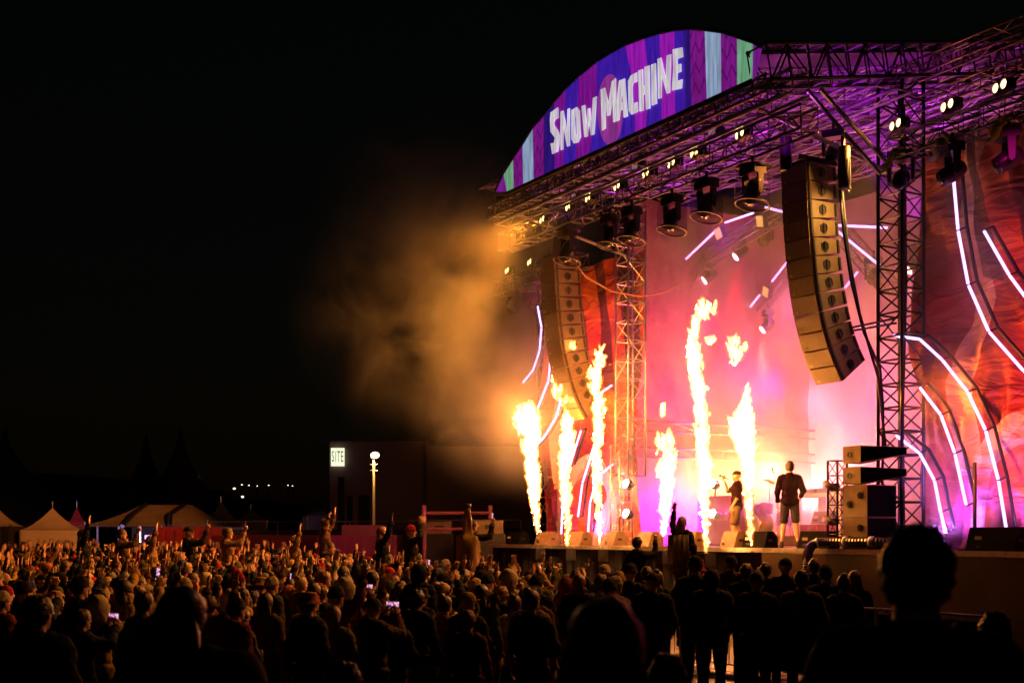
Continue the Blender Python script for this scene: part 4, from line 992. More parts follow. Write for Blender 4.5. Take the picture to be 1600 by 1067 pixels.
# ================================================================ PEOPLE
def cap_geo(mb, p0, r0, p1, r1, seg=12):
    p0 = Vector(p0); p1 = Vector(p1)
    mb.tube(p0, p1, r0, seg, r1); mb.ell(p0, (r0,) * 3, seg, 8); mb.ell(p1, (r1,) * 3, seg, 8)
def hand_segs(wr, d, up, side, kind):
    """wrist, direction of the hand, palm normal, thumb side vector"""
    d = Vector(d).normalized(); up = (Vector(up) - d * Vector(up).dot(d)).normalized(); x = d.cross(up) * side
    wr = Vector(wr); S = []
    pc = wr + d * .05
    for k in range(4):
        o = x * (-.03 + .02 * k)
        S.append((wr + o * .6 + d * .01, .019, wr + d * .085 + o, .0155, 'skin'))
    ln = [.062, .078, .074, .066]
    for k in range(4):                      # k=0 little finger
        o = x * (-.031 + .021 * k); b = wr + d * .09 + o * 1.05; sp_ = x * (-.012 + .008 * k)
        if kind == 'open': a = b + d * ln[k] * .55 + sp_; e = a + d * ln[k] * .5 + sp_ + up * .012
        elif kind == 'point': 
            if k == 3: a = b + d * .04; e = a + d * .04
            else: a = b + d * .01 + up * .03; e = a - d * .025 + up * .01
        elif kind == 'horns':
            if k in (0, 3): a = b + d * .04 + sp_; e = a + d * .035 + sp_
            else: a = b + d * .01 + up * .03; e = a - d * .025 + up * .01
        elif kind == 'relax': a = b + d * ln[k] * .5 + up * .012; e = a + d * ln[k] * .3 + up * .025
        else: a = b + d * .014 + up * .03; e = a - d * .022 + up * .02
        S.append((b, .0105, a, .0098, 'skin')); S.append((a, .0098, e, .0085, 'skin'))
    t0 = wr + x * .028 + d * .02; t1 = wr + x * .056 + d * .055; t2 = t1 + (x * .012 + d * .03 if kind in ('open', 'relax') else -x * .02 + up * .02 + d * .015)
    S.append((t0, .015, t1, .0115, 'skin')); S.append((t1, .0115, t2, .0095, 'skin'))
    return S
HEADZ = 1.645
def build_person(name, L, Rr, legs='stand', bulk=1.0, sleeve='long', shorts=False, lean=0, hem=.80, vox=.0095, dec=.34, jo=.022, head_turn=0, female=False, head_off=(0, 0, 0)):
    """L / Rr: (elbow, wrist, hand direction, palm normal, hand kind).  x<0 is the left side of a figure facing +y"""
    S = []; E = []
    sw = .175 * (.9 if female else 1)
    ho = Vector(head_off)
    E += [((0, 0, 1.30), (.17 * bulk, .115 * bulk, .2), 'top'), ((0, .005, 1.08), (.145 * bulk, .105 * bulk, .19), 'top'), ((0, 0, .94), (.17 * bulk, .125 * bulk, .14), 'hip')]
    S += [((-sw + .05, -.005, 1.415), .072, (sw - .05, -.005, 1.415), .072, 'top'), ((0, -.02, 1.4), .062, (0, -.012 + ho.y * .7, 1.55 + ho.z), .056, 'skin'), ((0, -.028, 1.42), .085 * bulk, (0, -.02, 1.475), .07, 'top')]
    hc = Vector((0, 0, HEADZ)) + ho
    E += [(hc, (.074, .094, .102), 'skin'), (hc + Vector((0, .035, -.065)), (.052, .058, .062), 'skin'), (hc + Vector((0, .08, -.105)), (.02, .018, .016), 'skin')]
    S += [(hc + Vector((0, .088, .02)), .011, hc + Vector((0, .110, -.028)), .014, 'skin'), (hc + Vector((-.035, .083, .025)), .014, hc + Vector((.035, .083, .025)), .014, 'skin'),
          (hc + Vector((-.02, .088, -.062)), .0095, hc + Vector((.02, .088, -.062)), .0095, 'skin')]
    for k in (-1, 1):
        S += [(hc + Vector((k * .078, -.005, .012)), .014, hc + Vector((k * .076, .002, -.026)), .01, 'skin')]
    for k, A in ((-1, L), (1, Rr)):
        el, wr, hd, pn, kind = A
        el = Vector((el[0] * k, el[1], el[2])); wr = Vector((wr[0] * k, wr[1], wr[2]))
        sh = Vector((k * sw, -.005, 1.405)); 
        if el.z > 1.5: sh = Vector((k * sw * .92, 0, 1.44))
        S += [(sh, .06 * bulk, el, .044 * bulk, 'top')]
        mid = el.lerp(wr, .92)
        S += [(el, .043 * bulk if sleeve == 'long' else .04, mid, .028, 'top' if sleeve != 'short' else 'skin'), (mid, .026, wr, .024, 'skin')]
        if kind: S += hand_segs(wr, Vector((hd[0] * k, hd[1], hd[2])), Vector((pn[0] * k, pn[1], pn[2])), -k if True else k, kind)
    if legs == 'stand':
        for k in (-1, 1):
            hp = Vector((k * .09, 0, .9)); kn = Vector((k * .105, .02, .49)); an = Vector((k * .115, -.015, .09))
            lt = 'skin' if shorts else 'leg'
            S += [(hp, .088, hp.lerp(kn, .85), .062, 'leg'), (hp.lerp(kn, .85), .056, kn, .054, lt), (kn, .052, kn.lerp(an, .35) + Vector((0, -.012, 0)), .054, lt), (kn.lerp(an, .35) + Vector((0, -.012, 0)), .052, an, .036, lt)]
            S += [(an + Vector((0, -.01, -.04)), .042, an + Vector((k * .02, .15, -.055)), .036, 'shoe'), (an + Vector((0, -.02, .01)), .04, an + Vector((0, -.02, -.05)), .045, 'shoe')]
    elif legs == 'walk':
        for k, ky, ay, az in ((-1, .08, .02, .09), (1, .01, -.14, .1)):
            hp = Vector((k * .09, 0, .9)); kn = Vector((k * .12, ky, .49)); an = Vector((k * .16, ay, az)); lt = 'skin' if shorts else 'leg'
            S += [(hp, .09, hp.lerp(kn, .85), .066, 'leg'), (hp.lerp(kn, .85), .056, kn, .052, lt), (kn, .05, kn.lerp(an, .35) + Vector((0, -.012, 0)), .054, lt), (kn.lerp(an, .35) + Vector((0, -.012, 0)), .052, an, .034, lt)]
            S += [(an + Vector((0, -.01, -.04)), .042, an + Vector((k * .03, .15, -.055)), .036, 'shoe'), (an + Vector((0, -.02, .01)), .04, an + Vector((0, -.02, -.05)), .045, 'shoe')]
    else:                                         # astride someone's shoulders
        for k in (-1, 1):
            hp = Vector((k * .09, 0, .9)); kn = Vector((k * .15, .40, .86)); an = Vector((k * .13, .33, .46))
            S += [(hp, .09, kn, .062, 'leg'), (kn, .058, kn.lerp(an, .35), .055, 'leg'), (kn.lerp(an, .35), .053, an, .036, 'leg'), (an + Vector((0, -.01, -.03)), .042, an + Vector((0, .13, -.07)), .036, 'shoe')]
    mb = MB()
    for p0, r0, p1, r1, tg in S: cap_geo(mb, p0, r0, p1, r1)
    for c, r, tg in E: mb.ell(c, r, 16, 12)
    me = mb.mesh('t', BLK); o = bpy.data.objects.new('t', me); C.objects.link(o)
    md = o.modifiers.new('r', 'REMESH'); md.mode = 'VOXEL'; md.voxel_size = vox
    sm = o.modifiers.new('s', 'SMOOTH'); sm.iterations = 2; sm.factor = .5
    dc = o.modifiers.new('d', 'DECIMATE'); dc.ratio = dec
    dg = bpy.context.evaluated_depsgraph_get(); m2 = bpy.data.meshes.new_from_object(o.evaluated_get(dg)); bpy.data.objects.remove(o); bpy.data.meshes.remove(me)
    nv = len(m2.vertices); co = np.empty(nv * 3); m2.vertices.foreach_get('co', co); co = co.reshape(-1, 3)
    best = np.full(nv, 1e9); tg_ = np.zeros(nv, int); names = ['skin', 'top', 'hip', 'leg', 'shoe']
    for p0, r0, p1, r1, tg in S:
        a = np.array(p0); b = np.array(p1); d = b - a; L2 = max(d @ d, 1e-9)
        u = np.clip(((co - a) @ d) / L2, 0, 1); dist = np.linalg.norm(co - a - u[:, None] * d, axis=1) - (r0 + (r1 - r0) * u)
        k = dist < best; best[k] = dist[k]; tg_[k] = names.index(tg)
    for c, r, tg in E:
        q = np.linalg.norm((co - np.array(c)) / np.array(r), axis=1); dist = (q - 1) * min(r)
        k = dist < best; best[k] = dist[k]; tg_[k] = names.index(tg)
    m2.name = name; m2.materials.clear()
    fs = [tuple(p.vertices) for p in m2.polygons]
    # shoes are the second slot of the body mesh
    m2.materials.append(SKIN[0]); m2.materials.append(SHOE)
    for p in m2.polygons:
        p.use_smooth = True
        if sum(tg_[v] == 4 for v in p.vertices) >= 2: p.material_index = 1
    nr = np.empty(nv * 3); m2.vertices.foreach_get('normal', nr); nr = nr.reshape(-1, 3)
    def shell(nm, sel, off, folds, m):
        keep = [f for f in fs if sum(sel[v] for v in f) >= (len(f) + 1) // 2]
        used = sorted({v for f in keep for v in f}); ix = {v: i for i, v in enumerate(used)}
        vs = []
        for v in used:
            c = Vector(co[v]); n_ = Vector(nr[v]); f_ = folds * (noise.noise(Vector((c.x * 7, c.y * 7, c.z * 13))) + .6 * noise.noise(c * 24))
            vs.append(c + n_ * (off + f_))
        me = bpy.data.meshes.new(nm); me.from_pydata(vs, [], [tuple(ix[v] for v in f) for f in keep]); me.materials.append(m)
        me.polygons.foreach_set('use_smooth', [True] * len(keep)); me.update(); return me
    z = co[:, 2]
    jk = ((tg_ == 1) | ((tg_ == 2) & (z > hem))) if legs != 'ride' else ((tg_ == 1) | ((tg_ == 2) & (z > .9)))
    tr = (tg_ == 3) | ((tg_ == 2) & (z < 1.0))
    return dict(body=m2, jacket=shell(name + '_jacket', jk, jo, .024 if sleeve == 'long' else .008, JKT[0]), trousers=shell(name + '_trousers', tr, .014, .01, TRS[0]), head=hc, legs=legs)
def fab(n, c, b=.4): return mat(n, c, .85, 0, var=.25, vscale=5, bump=b, bscale=28, spec=.08)
SKIN = [mat('skin_light', (.55, .33, .23), .5, bump=.1), mat('skin_tan', (.36, .2, .13), .5, bump=.1)]
SHOE = mat('dark_boot_leather', (.03, .026, .022), .5)
JN = ['black', 'charcoal', 'navy', 'olive', 'tan', 'grey', 'maroon', 'cream', 'brown', 'blue', 'mustard']
JC = [(.014, .014, .016), (.04, .04, .042), (.02, .028, .06), (.07, .07, .035), (.26, .17, .09), (.14, .14, .14), (.12, .02, .025), (.48, .42, .33), (.10, .06, .035), (.05, .08, .17), (.42, .27, .05)]
JKT = [fab(n + '_jacket_cloth', c) for n, c in zip(JN, JC)]
TRS = [fab('black_trouser_cloth', (.015, .015, .016)), fab('denim', (.04, .055, .09)), fab('khaki_cloth', (.16, .12, .07)), fab('dark_grey_cloth', (.035, .035, .036))]
HN = ['dark brown', 'brown', 'blond', 'auburn', 'black']; HC = [(.03, .018, .01), (.08, .045, .022), (.34, .22, .1), (.16, .055, .02), (.012, .01, .01)]
HAIRM = [mat(n.replace(' ', '_') + '_hair', c, .45, 0, var=.4, vscale=30, bump=.5, bscale=60) for n, c in zip(HN, HC)]
BN = ['red', 'cream', 'black', 'grey', 'olive', 'orange', 'navy', 'mustard']; BC = [(.30, .02, .02), (.42, .35, .26), (.018, .018, .018), (.17, .17, .17), (.1, .1, .05), (.45, .16, .04), (.025, .035, .09), (.42, .28, .06)]
HATM = [fab(n + '_knit', c, .8) for n, c in zip(BN, BC)]
PHB = mat('phone_body', (.02, .02, .02), .3)
SCRN = emis('phone_screen', (.75, .72, 1), 1.2)
_t = SCRN.node_tree; _n = _t.nodes.new('ShaderNodeTexNoise'); _n.inputs['Scale'].default_value = 45; _tc = _t.nodes.new('ShaderNodeTexCoord'); _t.links.new(_tc.outputs['Object'], _n.inputs['Vector'])
_c = _t.nodes.new('ShaderNodeValToRGB'); _c.color_ramp.elements[0].position = .4; _c.color_ramp.elements[1].position = .6; _c.color_ramp.elements[0].color = (.08, .02, .1, 1); _c.color_ramp.elements[1].color = (1, .75, .7, 1); _k = _c.color_ramp.elements.new(.5); _k.color = (.6, .12, .5, 1)
_t.links.new(_n.outputs['Fac'], _c.inputs[0]); _t.links.new(_c.outputs[0], _t.nodes['Principled BSDF'].inputs['Emission Color'])

UPN = (0, 1, 0)
hp_ = ((.27, -.04, 1.14), (.2, .12, 1.0), (-.2, .3, -.8), (-1, .3, 0), 'fist')
dn = ((.24, -.03, 1.13), (.25, .05, .88), (0, .15, -1), (-1, 0, 0), 'relax')
up_o = ((.27, .10, 1.62), (.27, .17, 1.88), (0, .1, 1), UPN, 'open')
up_p = ((.25, .12, 1.60), (.22, .22, 1.86), (0, .2, 1), UPN, 'point')
up_h = ((.3, .1, 1.60), (.24, .2, 1.84), (0, .15, 1), UPN, 'horns')
up_f = ((.33, .08, 1.55), (.25, .17, 1.80), (0, .1, 1), UPN, 'fist')
ph1 = ((.2, .3, 1.45), (.13, .38, 1.70), (0, .1, 1), (-1, .2, 0), 'fist')
ph2 = ((.22, .22, 1.36), (.065, .40, 1.55), (-.1, .1, 1), (-1, .1, 0), 'fist')
fold = ((.25, .06, 1.16), (-.03, .21, 1.2), (-1, 0, .1), (0, -1, 0), 'relax')
fold2 = ((.25, .06, 1.15), (-.04, .235, 1.15), (-1, 0, .1), (0, -1, 0), 'relax')
cup = ((.24, .04, 1.15), (.12, .3, 1.24), (-.2, 1, .2), (-1, 0, 0), 'fist')
hold = ((.24, .14, 1.2), (.15, .27, 1.42), (0, .2, 1), (0, -1, 0), 'fist')
clap = ((.3, .12, 1.55), (.07, .22, 1.80), (-.2, 0, 1), (-1, 0, 0), 'open')
V = {}
for nm, a, b_, kw in [('pockets', hp_, hp_, dict(bulk=1.12)), ('folded', fold, fold2, dict(bulk=1.08)), ('right_up', hp_, up_o, {}), ('both_up', up_o, up_o, dict(female=True)), ('point', hp_, up_p, dict(bulk=1.1)), ('left_up', up_o, hp_, {}),
                      ('horns', up_h, hp_, {}), ('fists', up_f, up_f, {}), ('phone', hp_, ph1, {}), ('phone2', ph2, ph2, dict(female=True)), ('cup', hp_, cup, dict(bulk=1.1)), ('clap', clap, clap, {}), ('relaxed', dn, dn, dict(female=True)),
                      ('carry', hold, hold, dict(bulk=1.1)), ('ride_up', up_o, up_f, dict(legs='ride')), ('ride_one', hp_, up_o, dict(legs='ride', female=True)), ('ride_costume', ((.38, .02, 1.33), (.22, .16, 1.56), (-.3, .3, 1), (0, 1, 0), 'fist'), ph1, dict(legs='ride')), ('ride_left', up_o, hp_, dict(legs='ride', female=True)), ('ride_phone', hp_, ph1, dict(legs='ride')), ('ride_clap', clap, clap, dict(legs='ride'))]:
    V[nm] = build_person(nm + '_figure', a, b_, **kw)

# ---- hair and hats, origin at the head centre, facing +y
def cut_cap(r, fn, nm, m, off=(0, 0, 0), nz_=.004, fr=30, seg=20, rings=14, stretch=1, hemn=.0):
    b = MB(); b.ell(off, r, seg, rings)
    vs = [Vector(v) for v in b.v]; vs = [v + v.normalized() * (nz_ * noise.noise(Vector((v.x * fr, v.y * fr, v.z * fr / stretch)))) for v in vs]
    fs = [f for f in b.f if fn(sum((vs[i] for i in f), Vector()) / len(f))]
    q = MB(); q.add(vs, fs); return q
def hm(q, nm, m): return q.mesh(nm, m, True)
HAT = {}
face = lambda v: not (v.y > .055 and v.z < .045) and v.z > -.06 - (.02 if v.y < 0 else 0) and not (abs(v.x) > .05 and v.z < .0 and v.y > -.0)
HAT['short'] = ('hair', hm(cut_cap((.089, .112, .117), face, 's', 0, (0, -.006, .01), .02, 55, 32, 24), 'short_hair', HAIRM[0]))
q = cut_cap((.09, .112, .115), lambda v: not (v.y > .05 and v.z < .05) and v.z > -.1, 'l', 0, (0, -.01, .008), .012, 40)
dr = MB(); dr.ell((0, -.055, -.13), (.098, .062, .24), 20, 16); vs = [Vector(v) + Vector((0, 0, 0)) for v in dr.v]
vs = [v + Vector((v.x, v.y + .055, 0)).normalized() * .02 * noise.noise(Vector((v.x * 45, v.y * 45, v.z * 6))) for v in vs]; q.add(vs, dr.f)
q2 = cut_cap((.094, .114, .118), lambda v: face(v) or (v.z > .03), 'm', 0, (0, -.01, .01), .016, 55, 48, 36); HAT['messy'] = ('hair', hm(q2, 'messy_hair', HAIRM[0]))
HAT['long'] = ('hair', hm(q, 'long_hair', HAIRM[1]))
q = cut_cap((.086, .108, .110), face, 'b', 0, (0, -.008, .006), .006, 40); q.ell((0, -.075, .10), (.045, .045, .042), 10, 8); HAT['bun'] = ('hair', hm(q, 'tied_hair', HAIRM[0]))
def beanie(pom):
    q = MB(); n = 24
    prof = [(.094, .0), (.1, .006), (.102, .03), (.1, .05), (.094, .054), (.092, .07), (.08, .1), (.055, .125), (.02, .138)]
    vs = []
    for r, z in prof:
        for k in range(n):
            a = 2 * math.pi * k / n; rr = r * (1 + (.018 if k % 2 else 0)); vs.append((rr * .9 * math.cos(a), rr * 1.08 * math.sin(a) - .008, z - .0 - (.012 if math.sin(a) < 0 else 0)))
    fs = [(i * n + k, i * n + (k + 1) % n, (i + 1) * n + (k + 1) % n, (i + 1) * n + k) for i in range(len(prof) - 1) for k in range(n)] + [tuple(range((len(prof) - 1) * n, len(prof) * n))]
    q.add(vs, fs)
    if pom: q.ell((0, -.01, .155), (.035, .035, .032), 10, 8)
    return q
HAT['beanie'] = ('beanie', hm(beanie(0), 'beanie', HATM[0])); HAT['pompom'] = ('beanie', hm(beanie(1), 'pompom_beanie', HATM[0]))
q = cut_cap((.09, .11, .098), lambda v: v.z > .012, 'c', 0, (0, -.006, .02), 0, 1)
q.prism([(-.072, .07), (-.07, .13), (-.035, .17), (.035, .17), (.07, .13), (.072, .07)], 2, .02, .028); HAT['cap'] = ('cap', hm(q, 'peaked_cap', HATM[2]))
q = MB(); q.lathe([(.145, -.01), (.13, .0), (.098, .035), (.094, .08), (.085, .105), (.02, .112)], (0, -.005, .01), 24); HAT['bucket'] = ('hat', hm(q, 'bucket_hat', HATM[1]))
q = cut_cap((.104, .128, .14), lambda v: not (v.y > .06 and -.09 < v.z < .1) and v.z > -.14, 'h', 0, (0, -.015, -.015), .01, 20)
HAT['hood'] = ('hood', hm(q, 'raised_hood', JKT[0]))
q = cut_cap((.13, .14, .17), lambda v: not (v.y > .07 and abs(v.x) < .09 and v.z < .12) and v.z > -.16, 'f', 0, (0, -.02, -.01), .022, 55)
HAT['fluff'] = ('hood', hm(q, 'fluffy_hood', JKT[7]))
q = MB(); q.path([(0, -.0, .02), (0, -.01, .07), (0, -.03, .13), (.02, -.07, .18), (.05, -.11, .17), (.07, -.13, .1)], [.1, .088, .066, .045, .03, .02], 14); HAT['cone'] = ('hat', hm(q, 'tall_knitted_hat', HATM[0]))
# upper-body scarf / lowered hood roll behind the neck
q = MB(); q.path([(-.1, .03, -.17), (-.11, -.05, -.15), (-.06, -.12, -.14), (0, -.14, -.14), (.06, -.12, -.14), (.11, -.05, -.15), (.1, .03, -.17)], [.02, .035, .045, .05, .045, .035, .02], 8); ROLL = q.mesh('lowered_hood', JKT[0], True)

NP = [0]
def setm(o, m, i=0):
    o.material_slots[i].link = 'OBJECT'; o.material_slots[i].material = m
def person(var, x, y, z, face_to, jk, tr, hat, hm_, label, group='concert crowd', sc=1.0, skin=0, roll=False, yaw=None, wide=1.0):
    v = V[var]
    o = bpy.data.objects.new('person', v['body']); C.objects.link(o); o.location = (x, y, z)
    if yaw is None: yaw = math.atan2(-(face_to[0] - x), face_to[1] - y)
    o.rotation_euler = (0, 0, yaw); o.scale = (sc * wide, sc * wide, sc); setm(o, SKIN[skin])
    tag(o, label, 'person', group)
    for nm, m in (('jacket', JKT[jk]), ('trousers', TRS[tr])):
        c = bpy.data.objects.new(nm, v[nm]); C.objects.link(c); c.parent = o; setm(c, m)
    if hat:
        nm, me = HAT[hat]; c = bpy.data.objects.new(nm, me); C.objects.link(c); c.parent = o; c.location = v['head']
        setm(c, JKT[jk] if hat in ('hood',) else (JKT[7] if hat == 'fluff' else (HAIRM[hm_] if hat in ('short', 'long', 'bun', 'messy') else HATM[hm_])))
        if hat in ('beanie', 'cap', 'bucket', 'pompom', 'cone') and rnd.random() < .4:
            c = bpy.data.objects.new('hair', HAT['short'][1]); C.objects.link(c); c.parent = o; c.location = v['head']; c.scale = (.98, .98, .86); setm(c, HAIRM[rnd.randrange(5)])
    if roll:
        c = bpy.data.objects.new('lowered_hood', ROLL); C.objects.link(c); c.parent = o; c.location = v['head']; setm(c, JKT[jk])
    NP[0] += 1
    return o
PHM = MB(); PHM.box((0, 0, 0), (.075, .009, .155)); PHMe = PHM.mesh('phone', PHB); PSM = MB(); PSM.box((0, -.006, 0), (.068, .003, .142)); PSMe = PSM.mesh('screen', SCRN)
def phone(holder, label, land=False, one=True):
    p = holder.matrix_basis @ (Vector((.10, .39, 1.83)) if one else Vector((0, .42, 1.66)))
    o = bpy.data.objects.new('phone', PHMe); C.objects.link(o); o.location = p; o.rotation_euler = (R(-6), R(90) if land else R(5), holder.rotation_euler.z)
    tag(o, label, 'phone', 'phones held up in the crowd'); c = bpy.data.objects.new('screen', PSMe); C.objects.link(c); c.parent = o
    return o
STG = (6.4, 27.0)
# ---- people on shoulders and other marked people: (photo x, head-top y, depth)
def at_head(x, ytop, d, H):                     # ground position and the height of the feet for a head top at that pixel
    return (x - 800) / F * d, d, CZ + (YH - ytop) / F * d - H
def rider(x, ytop, d, var, jk, hat, hm_, label, tr=0, clabel=None):
    X, Y, zf = at_head(x, ytop, d, 1.77)
    o = person(var, X, Y, zf, STG, jk, tr, hat, hm_, label, 'people sitting on shoulders', 1.0)
    g = gz(X, Y)
    yaw = o.rotation_euler.z
    top = zf + .86                                # seat height = carrier's shoulder height
    s_ = min(1.12, max(.8, (top - g) / 1.44))
    fx, fy = -math.sin(yaw) * .12, math.cos(yaw) * .12
    person('carry', X + fx, Y + fy, top - 1.44 * s_, STG, rnd.choice([0, 1, 2, 8]), 0, 'short', rnd.randrange(5), clabel or ('person carrying the ' + ' '.join(label.split()[:7])), 'people carrying others', s_)
    return o
rd = []
for a in [(x_, yt - 2, d_ - 5, *r_) for x_, yt, d_, *r_ in [(130, 828, 30, 'ride_one', 0, 'long', 0, 'person in dark coat riding on shoulders before the pointed tent, hand raised'),
          (190, 828, 31, 'ride_phone', 8, 'short', 1, 'curly haired person in brown jacket riding on shoulders below the wide tent'),
          (236, 838, 31, 'ride_one', 4, 'beanie', 1, 'person in tan jacket and cream headwear riding on shoulders below the wide tent'),
          (295, 824, 30, 'ride_phone', 0, 'cap', 2, 'person in black leather jacket and black cap riding on shoulders with a camera'),
          (356, 826, 31, 'ride_phone', 4, 'short', 1, 'person in tan jacket riding on shoulders holding up a phone by the red container'),
          (507, 812, 33, 'ride_up', 8, 'short', 1, 'person with both arms thrown up riding on shoulders left of the street lamp'),
          (597, 824, 30, 'ride_one', 0, 'long', 3, 'long haired woman in dark top riding on shoulders below the street lamp'),
          (642, 822, 29, 'ride_clap', 1, 'beanie', 0, 'person in striped red beanie riding on shoulders beside the pink goal frame'),
          (462, 838, 33, 'ride_one', 4, 'beanie', 1, 'person in tan coat and cream beanie leaning on shoulders left of the raised arms')]]:
    rd.append(rider(*a))
phone(rd[3], 'camera phone held by the rider in the black cap'); phone(rd[4], 'phone raised by the rider near the red container')
# woman with fringe jacket, arm up
w1 = rider(1066, 806, 23, 'ride_left', 0, 'long', 2, 'blond woman on shoulders stretching her arm up before the fourth flame', clabel='person carrying the blond woman with the raised arm')
def arm_up_fix(o): o.rotation_euler.z += 0
fr = MB()
for k in range(26):
    x = -.21 + .42 * k / 25
    fr.tube((x, -.15 - .02 * math.sin(k), 1.42), (x * 1.1 + rnd.uniform(-.01, .01), -.17 - .02 * math.sin(k * 1.7), .74 + rnd.uniform(-.05, .05)), .016, 5, .004)
c = fr.build('fringe', JKT[4], w1, True)
dk_ = rider(996, 838, 23, 'ride_phone', 0, 'short', 4, 'person in black jacket half risen on shoulders left of the blond woman', clabel='person carrying the black jacketed rider')
# banana-yellow pointed costume
X, Y, zf = at_head(738, 812, 24, 1.77)
cb = person('ride_costume', X, Y, zf, STG, 0, 0, 'short', 0, 'person in a tall yellow pointed costume filming with a phone above the crowd', 'people sitting on shoulders')
ym = mat('yellow_plush', (.2, .12, .015), .8, var=.35, vscale=4, bump=.4, bscale=20); q = MB()
q.lathe([(.34, .5), (.36, .62), (.33, .8), (.31, 1.0), (.3, 1.2), (.31, 1.36), (.27, 1.45), (.16, 1.50), (.155, 1.6), (.15, 1.7), (.13, 1.8), (.1, 1.9), (.07, 2.0)], (0, -.05, 0), 32)
q.v = [(x + .08 * noise.noise(Vector((x * 6 + 5, y * 6, z * 3.5))), y * .72 - .06 + .03 * noise.noise(Vector((x * 6, y * 6, z * 5))), z) for x, y, z in q.v]
fsel = [f for f in q.f if not (sum(q.v[i][1] for i in f) / len(f) > .09 and 1.3 < sum(q.v[i][2] for i in f) / len(f) < 1.85)]
q.f = fsel; q.m = [0] * len(fsel); q.build('costume_body', ym, cb, True)
q = MB(); q.lathe([(.07, 1.99), (.065, 2.08), (.05, 2.09)], (0, -.095, 0), 12); q.build('costume_tip', BLK, cb, True)
phone(cb, 'phone glowing in the raised hand of the yellow costume wearer')
yaw = cb.rotation_euler.z
person('carry', X - math.sin(yaw) * .12, Y + math.cos(yaw) * .12, zf + .86 - 1.44, STG, 0, 0, 'cap', 2, 'person carrying the yellow costume wearer', 'people carrying others')

# ---- near silhouettes
def near(x, ytop, d, var, jk, hat, hm_, label, H=1.77, sc=1.0, tr=0, face=None, **k):
    X, Y, zf = at_head(x, ytop, d, H * sc)
    return person(var, X, Y, zf, face or STG, jk, tr, hat, hm_, label, 'people standing close to the camera' if d < 7 else 'concert crowd', sc, **k)
near(1432, 820, 3.3, 'pockets', 0, 'short', 4, 'huge dark head and shoulders of a short haired man nearest the stage edge', sc=1.06, roll=False, face=(8, 22), wide=1.05)
near(945, 929, 2.7, 'pockets', 0, 'long', 3, 'dark auburn long haired head blocking the middle of the crowd', face=(3, 25))
near(1553, 955, 7.5, 'pockets', 0, 'messy', 4, 'dark head in front of the barrier banner lettering', face=(4, 25))
near(1042, 1020, 5.6, 'folded', 0, 'short', 3, 'low reddish head right of the big auburn head', face=(3, 25))
near(538, 1034, 6, 'pockets', 0, 'short', 0, 'low dark head at the bottom under the fur hats', face=(3, 25))
near(285, 915, 5.2, 'pockets', 0, 'long', 4, 'large dark long haired silhouette in the lower left', face=(3, 25), wide=1.15)
near(375, 1015, 4.6, 'pockets', 8, 'hood', 0, 'dark hooded shoulders low beside the large silhouette', face=(3, 25))
near(60, 930, 8.5, 'pockets', 0, 'short', 0, 'tall dark back at the left edge of the crowd', face=(2, 25), wide=1.1)
